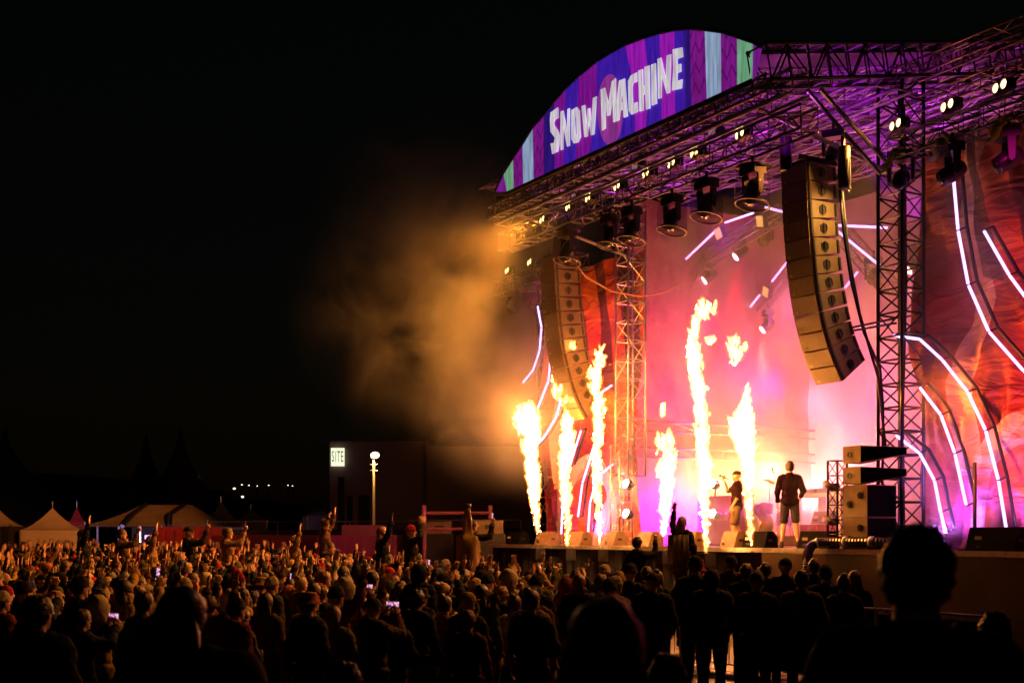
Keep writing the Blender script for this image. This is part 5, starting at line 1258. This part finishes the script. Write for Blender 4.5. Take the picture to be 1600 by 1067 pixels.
nm_ = [near(805, 928, 15.5, 'folded', 7, 'bun', 0, 'woman in cream fleece jacket with tied hair standing behind the white furry hood'),
       near(795, 892, 17, 'pockets', 7, 'fluff', 0, 'person wearing a big white furry hood'),
       near(838, 898, 16, 'pockets', 0, 'beanie', 2, 'person in black jacket beside the cream fleece jacket'),
       near(905, 896, 16.2, 'pockets', 0, 'long', 3, 'woman with long wavy auburn hair lit from behind'),
       near(752, 912, 15, 'relaxed', 1, 'long', 0, 'long haired woman left of the furry hood'),
       near(695, 928, 14.5, 'relaxed', 4, 'bun', 0, 'woman in short tan jumper and dark skirt, hair in a bun'),
       near(655, 880, 16, 'pockets', 0, 'hood', 0, 'tall black hooded person above the short tan jumper'),
       near(582, 892, 17, 'pockets', 8, 'short', 0, 'man in brown jacket with short neat hair right of the fur hats'),
       near(540, 905, 15.5, 'phone2', 0, 'fluff', 0, 'person in black under a fuzzy hat filming sideways with a phone'),
       near(480, 925, 14.5, 'pockets', 4, 'hood', 0, 'person in tan hooded coat leaning over beside the phone'),
       near(425, 900, 17, 'relaxed', 1, 'pompom', 1, 'person in tall cream knitted hat'),
       near(372, 895, 16, 'pockets', 5, 'cone', 0, 'person in a tall drooping red hat with grey padded coat'),
       near(195, 905, 14.5, 'phone', 4, 'long', 0, 'person in tan jacket holding a bright phone overhead by dark silhouettes'),
       near(125, 900, 13.5, 'pockets', 0, 'beanie', 2, 'dark person with beanie in the lower left crowd'),
       near(985, 880, 16.5, 'pockets', 0, 'beanie', 2, 'broad man in black padded jacket right of the auburn hair'),
       near(945, 882, 18, 'pockets', 8, 'beanie', 1, 'person in cream beanie beneath the black jacketed rider'),
       near(1087, 868, 15.8, 'pockets', 0, 'beanie', 2, 'tall broad man in black standing below the fifth flame', sc=1.05),
       near(1142, 866, 17.5, 'cup', 8, 'cap', 2, 'person in black cap and brown jacket below the sixth flame'),
       near(1166, 880, 16.6, 'pockets', 0, 'short', 1, 'person with light rimmed hair in dark puffer jacket'),
       near(1196, 878, 19, 'pockets', 1, 'short', 0, 'short haired person near the stage between two broad backs'),
       near(1227, 870, 16.2, 'pockets', 0, 'cap', 2, 'broad person in black jacket and cap below the DJ', sc=1.02),
       near(1272, 872, 18.5, 'cup', 0, 'short', 1, 'person holding a cup near the ribbed hose'),
       near(1290, 883, 16.4, 'pockets', 0, 'beanie', 2, 'slim person in black jacket seen against the brown stage panel'),
       near(1112, 888, 14.9, 'pockets', 1, 'hood', 0, 'person in charcoal hooded jacket just behind the tall broad man'),
       near(1182, 892, 14.6, 'folded', 0, 'beanie', 3, 'person in black with grey beanie between two broad backs'),
       near(1252, 890, 14.8, 'pockets', 8, 'short', 1, 'person in brown jacket filling the gap below the DJ'),
       near(1020, 893, 15.2, 'pockets', 0, 'cap', 2, 'person in black jacket and cap right of the padded jacket'),
       near(1318, 896, 15.4, 'relaxed', 1, 'bun', 0, 'woman in charcoal jacket with tied hair near the barrier'),
       near(1335, 890, 17, 'relaxed', 0, 'long', 3, 'long haired woman in dark coat beside the huge silhouette')]
phone(nm_[8], 'phone held sideways showing the stage beside the fuzzy hat', True, False)
phone(nm_[12], 'bright phone held overhead at the lower left')

# ---- the standing crowd
hatn = {'short': '{h} short hair', 'long': 'long {h} hair', 'bun': '{h} hair tied up', 'beanie': '{b} beanie', 'pompom': '{b} bobble hat', 'cap': '{b} cap', 'bucket': '{b} bucket hat', 'hood': 'raised hood', 'fluff': 'fluffy hood', 'cone': 'tall {b} hat'}
posen = {'pockets': 'hands in pockets', 'folded': 'arms folded', 'right_up': 'right arm up', 'both_up': 'both arms up', 'point': 'finger pointing up', 'left_up': 'left arm up', 'horns': 'horn sign raised', 'fists': 'both fists up', 'phone': 'filming overhead', 'phone2': 'filming with both hands', 'cup': 'holding a drink', 'clap': 'clapping overhead', 'relaxed': 'arms hanging'}
marks = [(75, 'below the pale pointed tent'), (215, 'below the wide lit tent'), (320, 'below the red container'), (420, 'below the dark tents'), (525, 'below the glowing sign'), (600, 'below the street lamp'), (700, 'below the pink goal frame'), (780, 'near the yellow costume'), (850, 'below the leftmost flame'),
         (910, 'below the second flame'), (980, 'below the third flame'), (1060, 'near the blond woman on shoulders'), (1140, 'below the fifth flame'), (1300, 'below the DJ'), (2000, 'by the stage panel')]
cells = []
Y = 12.6
taken = [(o.location.x, o.location.y) for o in SC.objects if o.name.startswith('person')]
row = 0
while Y < 41:
    stp = .60 + .16 * sst(30, 12, Y) if Y < 30 else .58
    stp = .78 if Y < 17 else (.64 if Y < 26 else .56)
    X = -.46 * Y - 1 + (row % 2) * stp / 2
    while X < .45 * Y:
        x = X + rnd.uniform(-.13, .13); y = Y + rnd.uniform(-.13, .13)
        t = (x * N.x + y * N.y) - P0N
        px = 800 + x / y * F
        ok = t < -6.0 and -50 < px < 1345
        if y < 17.0 and px > 1010: ok = False
        if y < 15.2 and px > 850: ok = False
        if px > 1150 and y < 17.8: ok = False
        if y < 14 and rnd.random() < .25: ok = False
        if any((x - a) ** 2 + (y - b_) ** 2 < (.42 if y < 20 else .34) ** 2 for a, b_ in taken): ok = False
        if ok: cells.append((y, x))
        X += stp
    Y += stp * .92; row += 1
cells.sort()
LIM = 300 - NP[0]
seen = {}
for i, (y, x) in enumerate(cells[:LIM]):
    px = 800 + x / y * F
    far = y > 17
    r_ = rnd.random()
    if far: var = rnd.choice(['pockets', 'pockets', 'right_up', 'both_up', 'point', 'left_up', 'horns', 'fists', 'phone', 'phone2', 'clap', 'folded', 'relaxed', 'cup'] if y > 20 else ['pockets', 'pockets', 'relaxed', 'folded', 'cup', 'right_up', 'point', 'phone', 'phone2', 'clap'])
    else: var = rnd.choice(['pockets', 'folded', 'relaxed', 'cup', 'pockets', 'relaxed', 'phone2'] if rnd.random() < .8 else ['point', 'right_up', 'phone'])
    if px > 1000: var = rnd.choice(['pockets', 'folded', 'relaxed', 'cup', 'pockets', 'point'])
    jk = rnd.choice([0, 0, 0, 0, 1, 1, 2, 2, 3, 3, 4, 5, 6, 7, 8, 8, 9, 10])
    hat = rnd.choice(['short', 'short', 'short', 'long', 'long', 'bun', 'short', 'beanie', 'beanie', 'beanie', 'pompom', 'cap', 'cap', 'bucket', 'hood', 'fluff'])
    hk = rnd.randrange(5) if hat in ('short', 'long', 'bun') else rnd.choice([0, 1, 2, 2, 2, 3, 4, 5, 6, 6, 7])
    mk = next(m for a, m in marks if px < a)
    rw = 'near' if y < 15.5 else 'mid' if y < 19 else 'far'
    hd = hatn[hat].format(h=HN[hk % 5], b=BN[hk % 8])
    lb = f"person in {JN[jk]} jacket with {hd}, {posen[var]}, {mk}"
    while len(lb.split()) > 16: lb = lb.replace(' jacket', '', 1) if ' jacket' in lb else ' '.join(lb.split()[:16])
    if lb in seen:
        jk = (jk + 1 + rnd.randrange(9)) % 11; lb = f"person in {JN[jk]} jacket with {hd}, {posen[var]}, {mk}"
        if lb in seen: hk = (hk + 1) % 5; lb = f"person in {JN[jk]} jacket with {hatn[hat].format(h=HN[hk % 5], b=BN[hk % 8])}, {posen[var]}, {mk}"
    seen[lb] = 1
    sc_ = rnd.uniform(.88, 1.03) * (.97 if hat == 'long' else 1)
    tgx = (STG[0] + rnd.uniform(-2, 2), STG[1] + rnd.uniform(-2, 2))
    o = person(var, x, y, gz(x, y), tgx, jk, rnd.randrange(4), hat, hk, lb, sc=sc_, skin=int(rnd.random() < .25), roll=(hat not in ('hood', 'fluff', 'long') and rnd.random() < .45))
    o.rotation_euler.z += rnd.uniform(-.35, .35)
    if var in ('phone', 'phone2') and rnd.random() < .3:
        phone(o, f"phone raised by {JN[jk]} clad person, {hd}, {posen[var].split()[0]}, {mk}", var == 'phone2', var == 'phone')
# ---- the mass beyond: one object
def far_variant(var, hat):
    v = V[var]; parts = [(v['body'], 0, Vector()), (v['jacket'], 1, Vector()), (HAT[hat][1], 2, Vector(v['head']))]
    out = []
    for me, mi, off in parts:
        o = bpy.data.objects.new('t', me); C.objects.link(o); md = o.modifiers.new('d', 'DECIMATE')
        md.ratio = {0: .16, 1: .18, 2: .5}[mi]; dg = bpy.context.evaluated_depsgraph_get(); m2 = bpy.data.meshes.new_from_object(o.evaluated_get(dg)); bpy.data.objects.remove(o)
        n = len(m2.vertices); co = np.empty(n * 3); m2.vertices.foreach_get('co', co); co = co.reshape(-1, 3) + np.array(off)
        m2.calc_loop_triangles(); tri = np.empty(len(m2.loop_triangles) * 3, dtype=int); m2.loop_triangles.foreach_get('vertices', tri); tri = tri.reshape(-1, 3)
        out.append((co, tri, mi)); bpy.data.meshes.remove(m2)
    return out
fv = [far_variant(a, b_) for a, b_ in (('pockets', 'beanie'), ('right_up', 'short'), ('relaxed', 'long'), ('left_up', 'cap'), ('pockets', 'short'), ('clap', 'bun'), ('relaxed', 'short'), ('phone', 'pompom'), ('pockets', 'hood'), ('point', 'long'), ('both_up', 'cap'), ('pockets', 'bun'))]
vs = []; fs = []; mi_ = []; base = 0
fm = [SKIN[0]] + [JKT[i] for i in (0, 1, 3, 4, 2, 0, 8, 6)] + [HAIRM[0], HAIRM[1], HAIRM[2], HATM[0], HATM[2], HATM[3], HAIRM[4]]
for (y, x) in cells[LIM:]:
    p_ = fv[rnd.randrange(len(fv))]; sc_ = rnd.uniform(.84, .97); yaw = math.atan2(-(STG[0] - x), STG[1] - y) + rnd.uniform(-.4, .4)
    Mx = np.array(Matrix.Rotation(yaw, 3, 'Z')); jm = 1 + rnd.randrange(8); hm2 = 9 + rnd.randrange(7)
    for co, tri, mi in p_:
        vs.append((co * sc_) @ Mx.T + np.array((x, y, gz(x, y)))); fs.append(tri + base); base += len(co); mi_ += [{0: 0, 1: jm, 2: hm2}[mi]] * len(tri)
if vs:
    vs = np.concatenate(vs); fs = np.concatenate(fs)
    me = bpy.data.meshes.new('far_crowd'); me.vertices.add(len(vs)); me.vertices.foreach_set('co', vs.ravel()); me.loops.add(fs.size); me.loops.foreach_set('vertex_index', fs.ravel().astype(np.int32))
    me.polygons.add(len(fs)); me.polygons.foreach_set('loop_start', np.arange(0, fs.size, 3, dtype=np.int32)); me.polygons.foreach_set('material_index', np.array(mi_, dtype=np.int32))
    for m in fm: me.materials.append(m)
    me.update(); me.validate(); o = bpy.data.objects.new('far_crowd', me); C.objects.link(o); tag(o, 'dense far crowd with raised hands pressed towards the stage', kind='stuff')
print('CROWD', len(cells), NP[0], len(fs))

# ---- performers
V['singer'] = build_person('singer_figure', ((.26, -.03, 1.14), (.27, .10, .92), (0, .3, -1), (-1, 0, 0), 'relax'), ((.26, .20, 1.30), (.07, .30, 1.58), (-.4, -.1, .5), (-1, -.3, 0), 'fist'), legs='walk', sleeve='short', shorts=True, jo=.02, vox=.008, dec=.5)
V['dj'] = build_person('dj_figure', ((.25, .0, 1.13), (.24, .14, .93), (0, .3, -1), (-1, 0, 0), 'relax'), ((.27, .04, 1.16), (.22, .2, 1.05), (0, .8, -.3), (-1, 0, 0), 'relax'), legs='walk', bulk=1.05, shorts=True, sleeve='short2', jo=.018, hem=.86, vox=.008, dec=.5)
TEE = fab('maroon_black_tee', (.014, .003, .007), .15); 
s, _ = sp(1151, 848, 1.0); p = S2W(s, 1.0, DZ)
si = person('singer', p.x, p.y, DZ, None, 0, 2, 'cap', 2, 'singer in dark T-shirt and tan shorts singing into a microphone on stage', 'performers on stage', 1.0, yaw=R(78))
s2_, _ = sp(1234, 848, .8); p2 = S2W(s2_, .8, DZ)
dj = person('dj', p2.x, p2.y, DZ, None, 0, 3, 'short', 0, 'performer in dark sweatshirt and shorts standing with his back to the crowd', 'performers on stage', 1.06, yaw=R(-12))
for o, m in ((si, TEE), (dj, fab('dark_plum_sweatshirt', (.008, .002, .006), .15))):
    for c in o.children:
        if c.name.startswith('jacket'): setm(c, m); c.name = 't_shirt' if o is si else 'sweatshirt'
        if c.name.startswith('trousers'): c.name = 'shorts'
mc = MB(); Mq = Matrix.Rotation(R(105), 3, 'X'); mc.lathe([(.011, -.1), (.013, .07), (.024, .09), (.028, .115), (.02, .135), (.005, .142)], (0, 0, 0), 12, Matrix.Rotation(R(65), 3, 'X'))
mo = mc.build('microphone', BLK, None, True); mo.matrix_world = si.matrix_basis @ Matrix.Translation((.03, .27, 1.60)) @ Matrix.Rotation(R(180), 4, 'Z'); tag(mo, 'black microphone held at the singer\'s mouth', 'microphone')
# ================================================================ BARRIER, TENTS, BUILDING, LAMP
PVC = mat('tent_pvc', (.5, .42, .34), .6, var=.15, vscale=1.2, bump=.3, bscale=2)
PVD = mat('tent_pvc_shaded', (.22, .18, .15), .7, var=.2, vscale=1)  # darker copy of the tent sheet, its dimness put into the colour
def pagoda(x, ypeak, yeave, yb, wpx, d, label, m=PVC, grp='pointed tents', wall=True):
    X = (x - 800) / F * d; W = wpx / F * d; zp = CZ + (YH - ypeak) / F * d; ze = CZ + (YH - yeave) / F * d
    o = thing('pointed_tent', label, 'tent', (X, d, 0), R(20), grp)
    b = MB(); n = 9; vs = []; H = W / 2 / 1.25
    for i in range(n):
        u = i / (n - 1); r = H * (1 - u) ** 1.0; z = ze + (zp - ze) * (u ** 1.7 * .75 + u * .25)
        vs += [(-r, -r, z), (r, -r, z), (r, r, z), (-r, r, z)]
    b.add(vs, [(i * 4 + k, i * 4 + (k + 1) % 4, i * 4 + 4 + (k + 1) % 4, i * 4 + 4 + k) for i in range(n - 1) for k in range(4)]); b.build('roof', m, o)
    if wall:
        for k in range(4):
            a = R(90 * k); M = Matrix.Rotation(a, 3, 'Z'); MB().box(M @ Vector((0, -H + .03, ze / 2)), (2 * H - .1, .03, ze), M).build('side_wall', m, o)
    for sx in (-1, 1):
        for sy in (-1, 1): MB().tube((sx * H * .99, sy * H * .99, 0), (sx * H * .99, sy * H * .99, ze), .04).build('pole', ALU, o)
    MB().tube((0, 0, zp - .1), (0, 0, zp + .3), .04).build('finial', ALU, o)
    return o
pagoda(82, 793, 828, 850, 115, 56, 'pale pointed tent lit amber at the left')
pagoda(-2, 795, 822, 850, 90, 60, 'pale tent cut by the left picture edge', PVC)
pagoda(120, 790, 815, 850, 30, 75, 'small magenta pointed tent behind the pale tents', mat('magenta_pvc', (.5, .05, .12), .7))
pagoda(345, 783, 818, 850, 75, 68, 'dim pointed tent right of the wide tent', PVD)
pagoda(495, 780, 806, 850, 46, 72, 'small pointed tent with one bright edge left of the glowing sign', PVD)
pagoda(392, 795, 812, 850, 55, 80, 'low dim tent beneath the distant street lights', PVD)
def marquee(x0, x1, ytop, yeave, d, label, m, xi0, xi1):
    P = lambda x, y, dd=0: Vector(((x - 800) / F * d, d + dd, CZ + (YH - y) / F * d))
    o = thing('marquee', label, 'tent', ((x0 - 800) / F * d, d, 0), 0, 'large tents'); og = o.location.copy()
    b = MB(); D = 9
    vs = [P(x0, yeave), P(x1, yeave), P(x1, yeave, D), P(x0, yeave, D), P(xi0, ytop, D / 2), P(xi1, ytop, D / 2)]
    n = 12
    def quadsheet(a, b1, c, dd):
        vv = []; 
        for j in range(n + 1):
            for i in range(n + 1):
                u = i / n; v = j / n; p = a.lerp(b1, u).lerp(dd.lerp(c, u), v); p.z -= .5 * math.sin(math.pi * v) * (1) * .35; vv.append(p - og)
        b.add(vv, [(j * (n + 1) + i, j * (n + 1) + i + 1, (j + 1) * (n + 1) + i + 1, (j + 1) * (n + 1) + i) for j in range(n) for i in range(n)])
    quadsheet(vs[0], vs[1], vs[5], vs[4]); quadsheet(vs[3], vs[2], vs[5], vs[4]); quadsheet(vs[0], vs[3], vs[4], vs[4]); quadsheet(vs[1], vs[2], vs[5], vs[5])
    b.build('roof', m, o, True)
    for xa, xb in ((xi0 + 12, xi0 - 2), (xi1 - 12, xi1 + 4)) if xi1 - xi0 > 60 else ():
        MB().path([P(xi0 + 12 if xa == xi0 + 12 else xi1 - 8, ytop - 1, D / 2 - .4) - og, P((xa), (ytop + yeave) / 2 - 3, D / 4 - .3) - og, P(xb + (16 if xb < xi1 else 0), yeave, -.1) - og], .12, 5).build('seam_strap', BLK, o)
    for k in range(7):
        xx = x0 + (x1 - x0) * k / 6; p = P(xx, yeave) - og; MB().tube((p.x, p.y + .05, 0), (p.x, p.y + .05, p.z), .05).build('pole', ALU, o)
    q = P(x0, yeave) - og; q2 = P(x1, yeave) - og; MB().box(((q.x + q2.x) / 2, D - .1, q.z / 2), (q2.x - q.x, .05, q.z)).build('rear_wall', PVD, o)
    return o
marquee(118, 320, 785, 822, 60, 'wide ridge tent with two dark straps, glowing violet at its eave', PVC, 178, 262)
VD = mat('big_top_canvas', (.05, .042, .036), .8, var=.2, vscale=.4)
def bigtop(x, ypk, ybase, w, d, label):
    X = (x - 800) / F * d; W = w / F * d / 2; zp = CZ + (YH - ypk) / F * d; zb = CZ + (YH - ybase) / F * d
    o = thing('big_top_tent', label, 'tent', (X, d, 0), 0, 'big dark tents'); b = MB(); prof = []
    for i in range(14):
        u = i / 13; prof.append((W * (1 - u) ** 1.9 + .25 * (1 - u) + .15, zb + (zp - zb) * u))
    b.lathe(prof, (0, 0, 0), 20); b.build('canvas', VD, o, True); MB().tube((0, 0, zp - 1), (0, 0, zp + .8), .1).build('mast', STEEL, o)
    MB().lathe([(W, 0), (W, zb)], (0, 0, 0), 20).build('wall', VD, o, True)
bigtop(8, 672, 830, 330, 95, 'big dark tent peak at the left edge'); bigtop(282, 672, 822, 190, 90, 'tallest dark tent peak behind the wide tent'); bigtop(228, 682, 822, 150, 100, 'dark tent peak just left of the tallest one')
# containers, fence panels, goal frame
RC = mat('red_container_paint', (.17, .015, .03), .5, var=.3, vscale=2, em=(.5, .0, .12), es=0)
def container(x0, x1, y0, d, label, m, H=None, name='shipping_container', cat='container'):
    xa = (x0 - 800) / F * d; xb = (x1 - 800) / F * d; h = H or CZ + (YH - y0) / F * d
    o = thing(name, label, cat, ((xa + xb) / 2, d, 0), 0, None); w_ = xb - xa
    MB().box((0, 1.2, h / 2), (w_, 2.4, h)).build('shell', m, o)
    n = max(4, int(w_ / .35)); r = MB()
    for k in range(n): MB_ = r.box((-w_ / 2 + (k + .5) * w_ / n, -.02, h / 2), (w_ / n * .5, .05, h - .2))
    rb = r.build('corrugation', m, o); rb['kind'] = 'stuff'
container(243, 325, 823, 50, 'red lit corrugated container under the wide tent', RC)
container(534, 600, 820, 46, 'magenta lit site box below the street lamp', mat('magenta_box', (.4, .15, .18), .5))
container(497, 620, 836, 44, 'low pink counter front behind the raised hands', mat('pink_counter', (.3, .05, .14), .5))
container(330, 500, 836, 47, 'long low dark red stall behind the crowd', mat('dark_red_stall', (.2, .03, .05), .6))
container(0, 15, 822, 54, 'dark box at the far left edge', mat('dark_box', (.04, .03, .02), .7))
def fence_line(x0, x1, y, d, label, d1=None):
    d1 = d1 or d; a = Vector(((x0 - 800) / F * d, d, 0)); b_ = Vector(((x1 - 800) / F * d1, d1, 0)); h = CZ + (YH - y) / F * d
    o = thing('temporary_fence', label, 'fence', a); v = b_ - a; n = max(1, round(v.length / 3.4))
    for k in range(n):
        p = v * (k / n); q = v * ((k + 1) / n); m_ = (p + q) / 2
        fr_ = MB(); fr_.path([p + Vector((0, 0, .1)), p + Vector((0, 0, h)), q * .99 + p * .01 + Vector((0, 0, h)), q * .99 + p * .01 + Vector((0, 0, .1))], .025, 5); fr_.build('panel_frame', STEEL, o)
        L_ = v.normalized(); ang = math.atan2(L_.y, L_.x); MB().box(m_ + Vector((0, 0, h / 2 - .15)), (v.length / n * .98, .015, h - .45), Matrix.Rotation(ang, 3, 'Z')).build('shade_cloth', mat('shade_cloth', (.035, .03, .028), .9, var=.3, vscale=1), o)
fence_line(325, 665, 815, 58, 'dark cloth covered site fence running below the building', 55); fence_line(640, 815, 812, 60, 'dark site fence right of the pink goal frame', 60)
def frame(x0, x1, y0, y1, d, label):
    P = lambda x, y: Vector(((x - 800) / F * d, 0, CZ + (YH - y) / F * d)); o = thing('pipe_frame', label, 'frame', (0, d, 0)); pm = mat('pink_lit_pipe', (.4, .12, .2), .4)  # pink light put into the pipe colour
    for x in (x0, x1): p = P(x, y0); MB().tube((p.x, 0, 0), (p.x, 0, p.z + .25), .07).build('post', pm, o)
    for y in (y0, y1): MB().tube(P(x0, y) + Vector((0, .01, 0)), P(x1, y) + Vector((0, .01, 0)), .055).build('rail', pm, o)
frame(663, 766, 801, 826, 40, 'pink lit pipe goal frame left of the leftmost flame')
for x, d_, lb in ((765, 38, 'red lit speaker box left of the stage corner'), (686, 42, 'magenta box inside the goal frame')):
    X = (x - 800) / F * d_; o = thing('speaker_box', lb, 'speaker', (X, d_, 0)); MB().box((0, .3, 1.05), (1.0, .6, 2.1)).build('plinth', BLK, o)
    MB().box((0, .3, 2.1 + .22), (.85, .55, .42)).build('cabinet', WED, o); MB().box((0, .01, 2.32), (.3, .02, .14)).build('handle', BLK, o)
# building with sign
BW = mat('dim_render_wall', (.17, .12, .09), .8, var=.12, vscale=.3, bump=.2, bscale=2)
bo = thing('building', 'plain flat roofed building with a glowing sign on its corner', 'building', ((515 - 800) / F * 66, 66, 0)); og = bo.location.copy()
Pb = lambda x, y, d=66: Vector(((x - 800) / F * d, d, CZ + (YH - y) / F * d)) - og
h1 = Pb(515, 690).z; x1 = Pb(660, 690).x; x2 = Pb(830, 690).x; xk = Pb(540, 690).x
MB().box((x1 / 2, 4, h1 / 2), (x1, 8, h1)).build('wall', BW, bo)
MB().box(((x1 + x2) / 2 + .02, 4.3, Pb(700, 697).z / 2), (x2 - x1 - .04, 8, Pb(700, 697).z)).build('wall', BW, bo)
MB().box((x1 / 2, 3.9, h1 + .06), (x1 + .5, 8.6, .14)).build('roof_edge', mat('dark_fascia', (.03, .025, .02), .6), bo)
MB().box(((x1 + x2) / 2 + .3, 4.3, Pb(700, 697).z + .06), (x2 - x1, 8.3, .12)).build('roof_edge', mat('dark_fascia'), bo)
MB().tube((x1 + .1, -.08, 0), (x1 + .1, -.08, h1), .09).build('drain_pipe', BLK, bo)
for xa, xb, ya in ((528, 538, 745), (542, 551, 775), (560, 577, 774)):
    a = Pb(xa, ya); b_ = Pb(xb, ya); MB().box(((a.x + b_.x) / 2, -.01, a.z / 2), (b_.x - a.x, .06, a.z)).build('dark_opening', mat('dark_window_glass', (.01, .01, .012), .15), bo)
so = thing('wall_sign', 'glowing white wall sign with dark letters SITE at the building corner', 'sign', Vector(((528 - 800) / F * 65.9, 65.75, CZ + (YH - 714) / F * 65.9)))
MB().box((0, .08, 0), (.72, .1, .98)).build('glow_panel', emis('sign_glow', (.85, .9, .62), 1.15), so)
for k, ch in enumerate('SITE'):
    flat_text(ch, .62, (-.25 + [0, .15, .31, .49][k], .02, -.0), mat('sign_black', (.004, .004, .004), .9), so, name='letter', xs=.46).scale = (.45, 1.35, 1)
# street lamp
ld = 50; lo = thing('street_lamp', 'bright sodium street lamp on a tall pale pole before the building', 'street lamp', ((584 - 800) / F * ld, ld, 0)); zt = CZ + (YH - 712) / F * ld
MB().tube((0, 0, 0), (0, 0, zt), .07, 8, .05).build('pole', mat('lamp_pole_paint', (.5, .4, .25), .5), lo)
for z in (-.35, -.6): MB().tube((-.15, 0, zt + z), (.16, 0, zt + z), .025).build('bracket', BLK, lo)
MB().box((.04, 0, zt - .05), (.28, .24, .12)).build('lamp_head', BLK, lo); MB().ell((.06, -.1, zt + .02), (.17, .1, .13), 12, 8).build('lamp_glass', emis('sodium_glow', (1, .6, .2), 30), lo, True)
light('street_lamp_light', 'POINT', ((586 - 800) / F * ld, ld - .3, zt + .05), (1, .55, .18), 500, size=.02, stage=False)
# town lights on the dark hill
hl = MB(); vs = []; n = 60
for i in range(n + 1):
    x = -260 + 420 * i / n; h = 13 + 9 * math.sin(i * .13) + 4 * noise.noise(Vector((i * .3, 0, 0))); vs += [(x, 300, 0), (x, 330, h * .6), (x, 380, h), (x, 520, h * 1.1)]
hl.add(vs, [(4 * i + k, 4 * i + 4 + k, 4 * i + 5 + k, 4 * i + 1 + k) for i in range(n) for k in range(3)]); ho = hl.build('hill', mat('dark_hillside', (.02, .02, .016), .9), None, True); tag(ho, 'low dark hill behind the festival ground', kind='structure')
for x, y, r in ((366, 763, .55), (379, 776, .55), (378, 757, .3), (389, 758, .3), (402, 759, .25), (420, 758, .3), (450, 758, .25), (457, 759, .25)):
    d = 295; p = Vector(((x - 800) / F * d, d, CZ + (YH - y) / F * d)); o = thing('distant_lamp', {366: 'brightest distant light, highest left of the hill cluster', 379: 'bright distant light nearest above the small tents', 378: 'faint distant light just above the two brightest', 389: 'faint distant light second along the hill row', 402: 'faint distant light in the middle of the hill row', 420: 'faint distant light before the gap in the hill row', 450: 'first of the last pair of faint hill lights', 457: 'last faint light at the end of the hill row'}[x], 'street lamp', (p.x, d, 0), 0, 'distant hill lights')
    MB().tube((0, 0, 0), (0, 0, p.z), .1).build('pole', BLK, o); MB().ell((0, 0, p.z), (r * .6, r * .6, r * .4), 8, 6).build('lamp_glass', emis('distant_glow', (1, .88, .6), 3 if r > .5 else 1), o)
light('tent_fill_beam', 'SPOT', (BP[-2].x, BP[-2].y - .3, BP[-2].z), (1, .26, .035), 17000, size=.2, aim=(SM.inverted() @ Vector((-19, 58, 2)))[:], spot=26, blend=.8)  # extra beam added at the wing blinder to brighten the tents
# tent glows and pink wash from working lights behind the crowd
ao = thing('work_light', 'small violet lamp under the eave of the wide tent', 'work light', (-17.5, 58.5, 0)); MB().tube((0, 0, 0), (0, 0, 1.9), .04).build('stand', BLK, ao); MB().box((0, 0, 1.95), (.3, .12, .2)).build('lamp_glass', emis('violet_work_lamp', (.7, .4, 1), 2), ao)
light('tent_lamp', 'SPOT', (-19, 57.6, 1.6), (.75, .45, 1), 700, size=.2, aim=(-19, 60.5, 3), spot=120, blend=.9, stage=False)
light('pink_site_lamp', 'POINT', (-6.5, 43.0, 3.1), (1, .02, .2), 20, size=.3, stage=False)
light('pink_site_lamp', 'POINT', (-14.5, 48.5, 3.2), (1, .02, .12), 14, size=.3, stage=False)
light('pink_site_lamp', 'POINT', (-4.5, 39.0, 3.6), (1, .06, .3), 34, size=.3, stage=False)

# ---- crowd barrier with printed banners
BM = mat('barrier_banner', (.02, .018, .02), .7, var=.3); BT = mat('barrier_print', (.35, .14, .09), .7)
tb = -5.6; s = 5.0; first = None; k = 0
for k in range(9):
    s = 2.8 + k * 2.02
    org = Vector((s, tb, 0)); lb = ['crowd barrier section standing before the stage ', 'crowd barrier section with dark printed banner ']
    o = thing('crowd_barrier', 'steel crowd barrier ' + ['farthest along the row', 'second along the row', 'third along the row', 'below the fifth flame', 'below the sixth flame', 'below the DJ', 'behind the slim black silhouette', 'with the printed banner by the dark head', 'with the printed banner at the picture edge'][k], 'barrier', org, 0, 'crowd barriers in a row', True)
    MB().path([(0, 0, .05), (0, 0, 1.13), (1.98, 0, 1.13), (1.98, 0, .05)], .022, 8).build('frame', STEEL, o)
    for j in range(13):
        MB().tube((.15 + j * .14, 0, .15), (.15 + j * .14, 0, 1.12), .008, 5).build('bar', STEEL, o)
    MB().tube((0, 0, .15), (1.98, 0, .15), .015, 6).build('bottom_rail', STEEL, o)
    MB().box((.99, .25, .04), (1.9, .5, .01)).build('foot_plate', BLK, o)
    if k >= 7:
        MB().box((.99, -.03, .62), (1.9, .012, .9)).build('printed_banner', BM, o)
        flat_text('SNOW', .42, (.95, -.045, .78), BT, o, xs=.8); flat_text('MACHINE', .22, (.95, -.045, .45), BT, o, xs=.9)
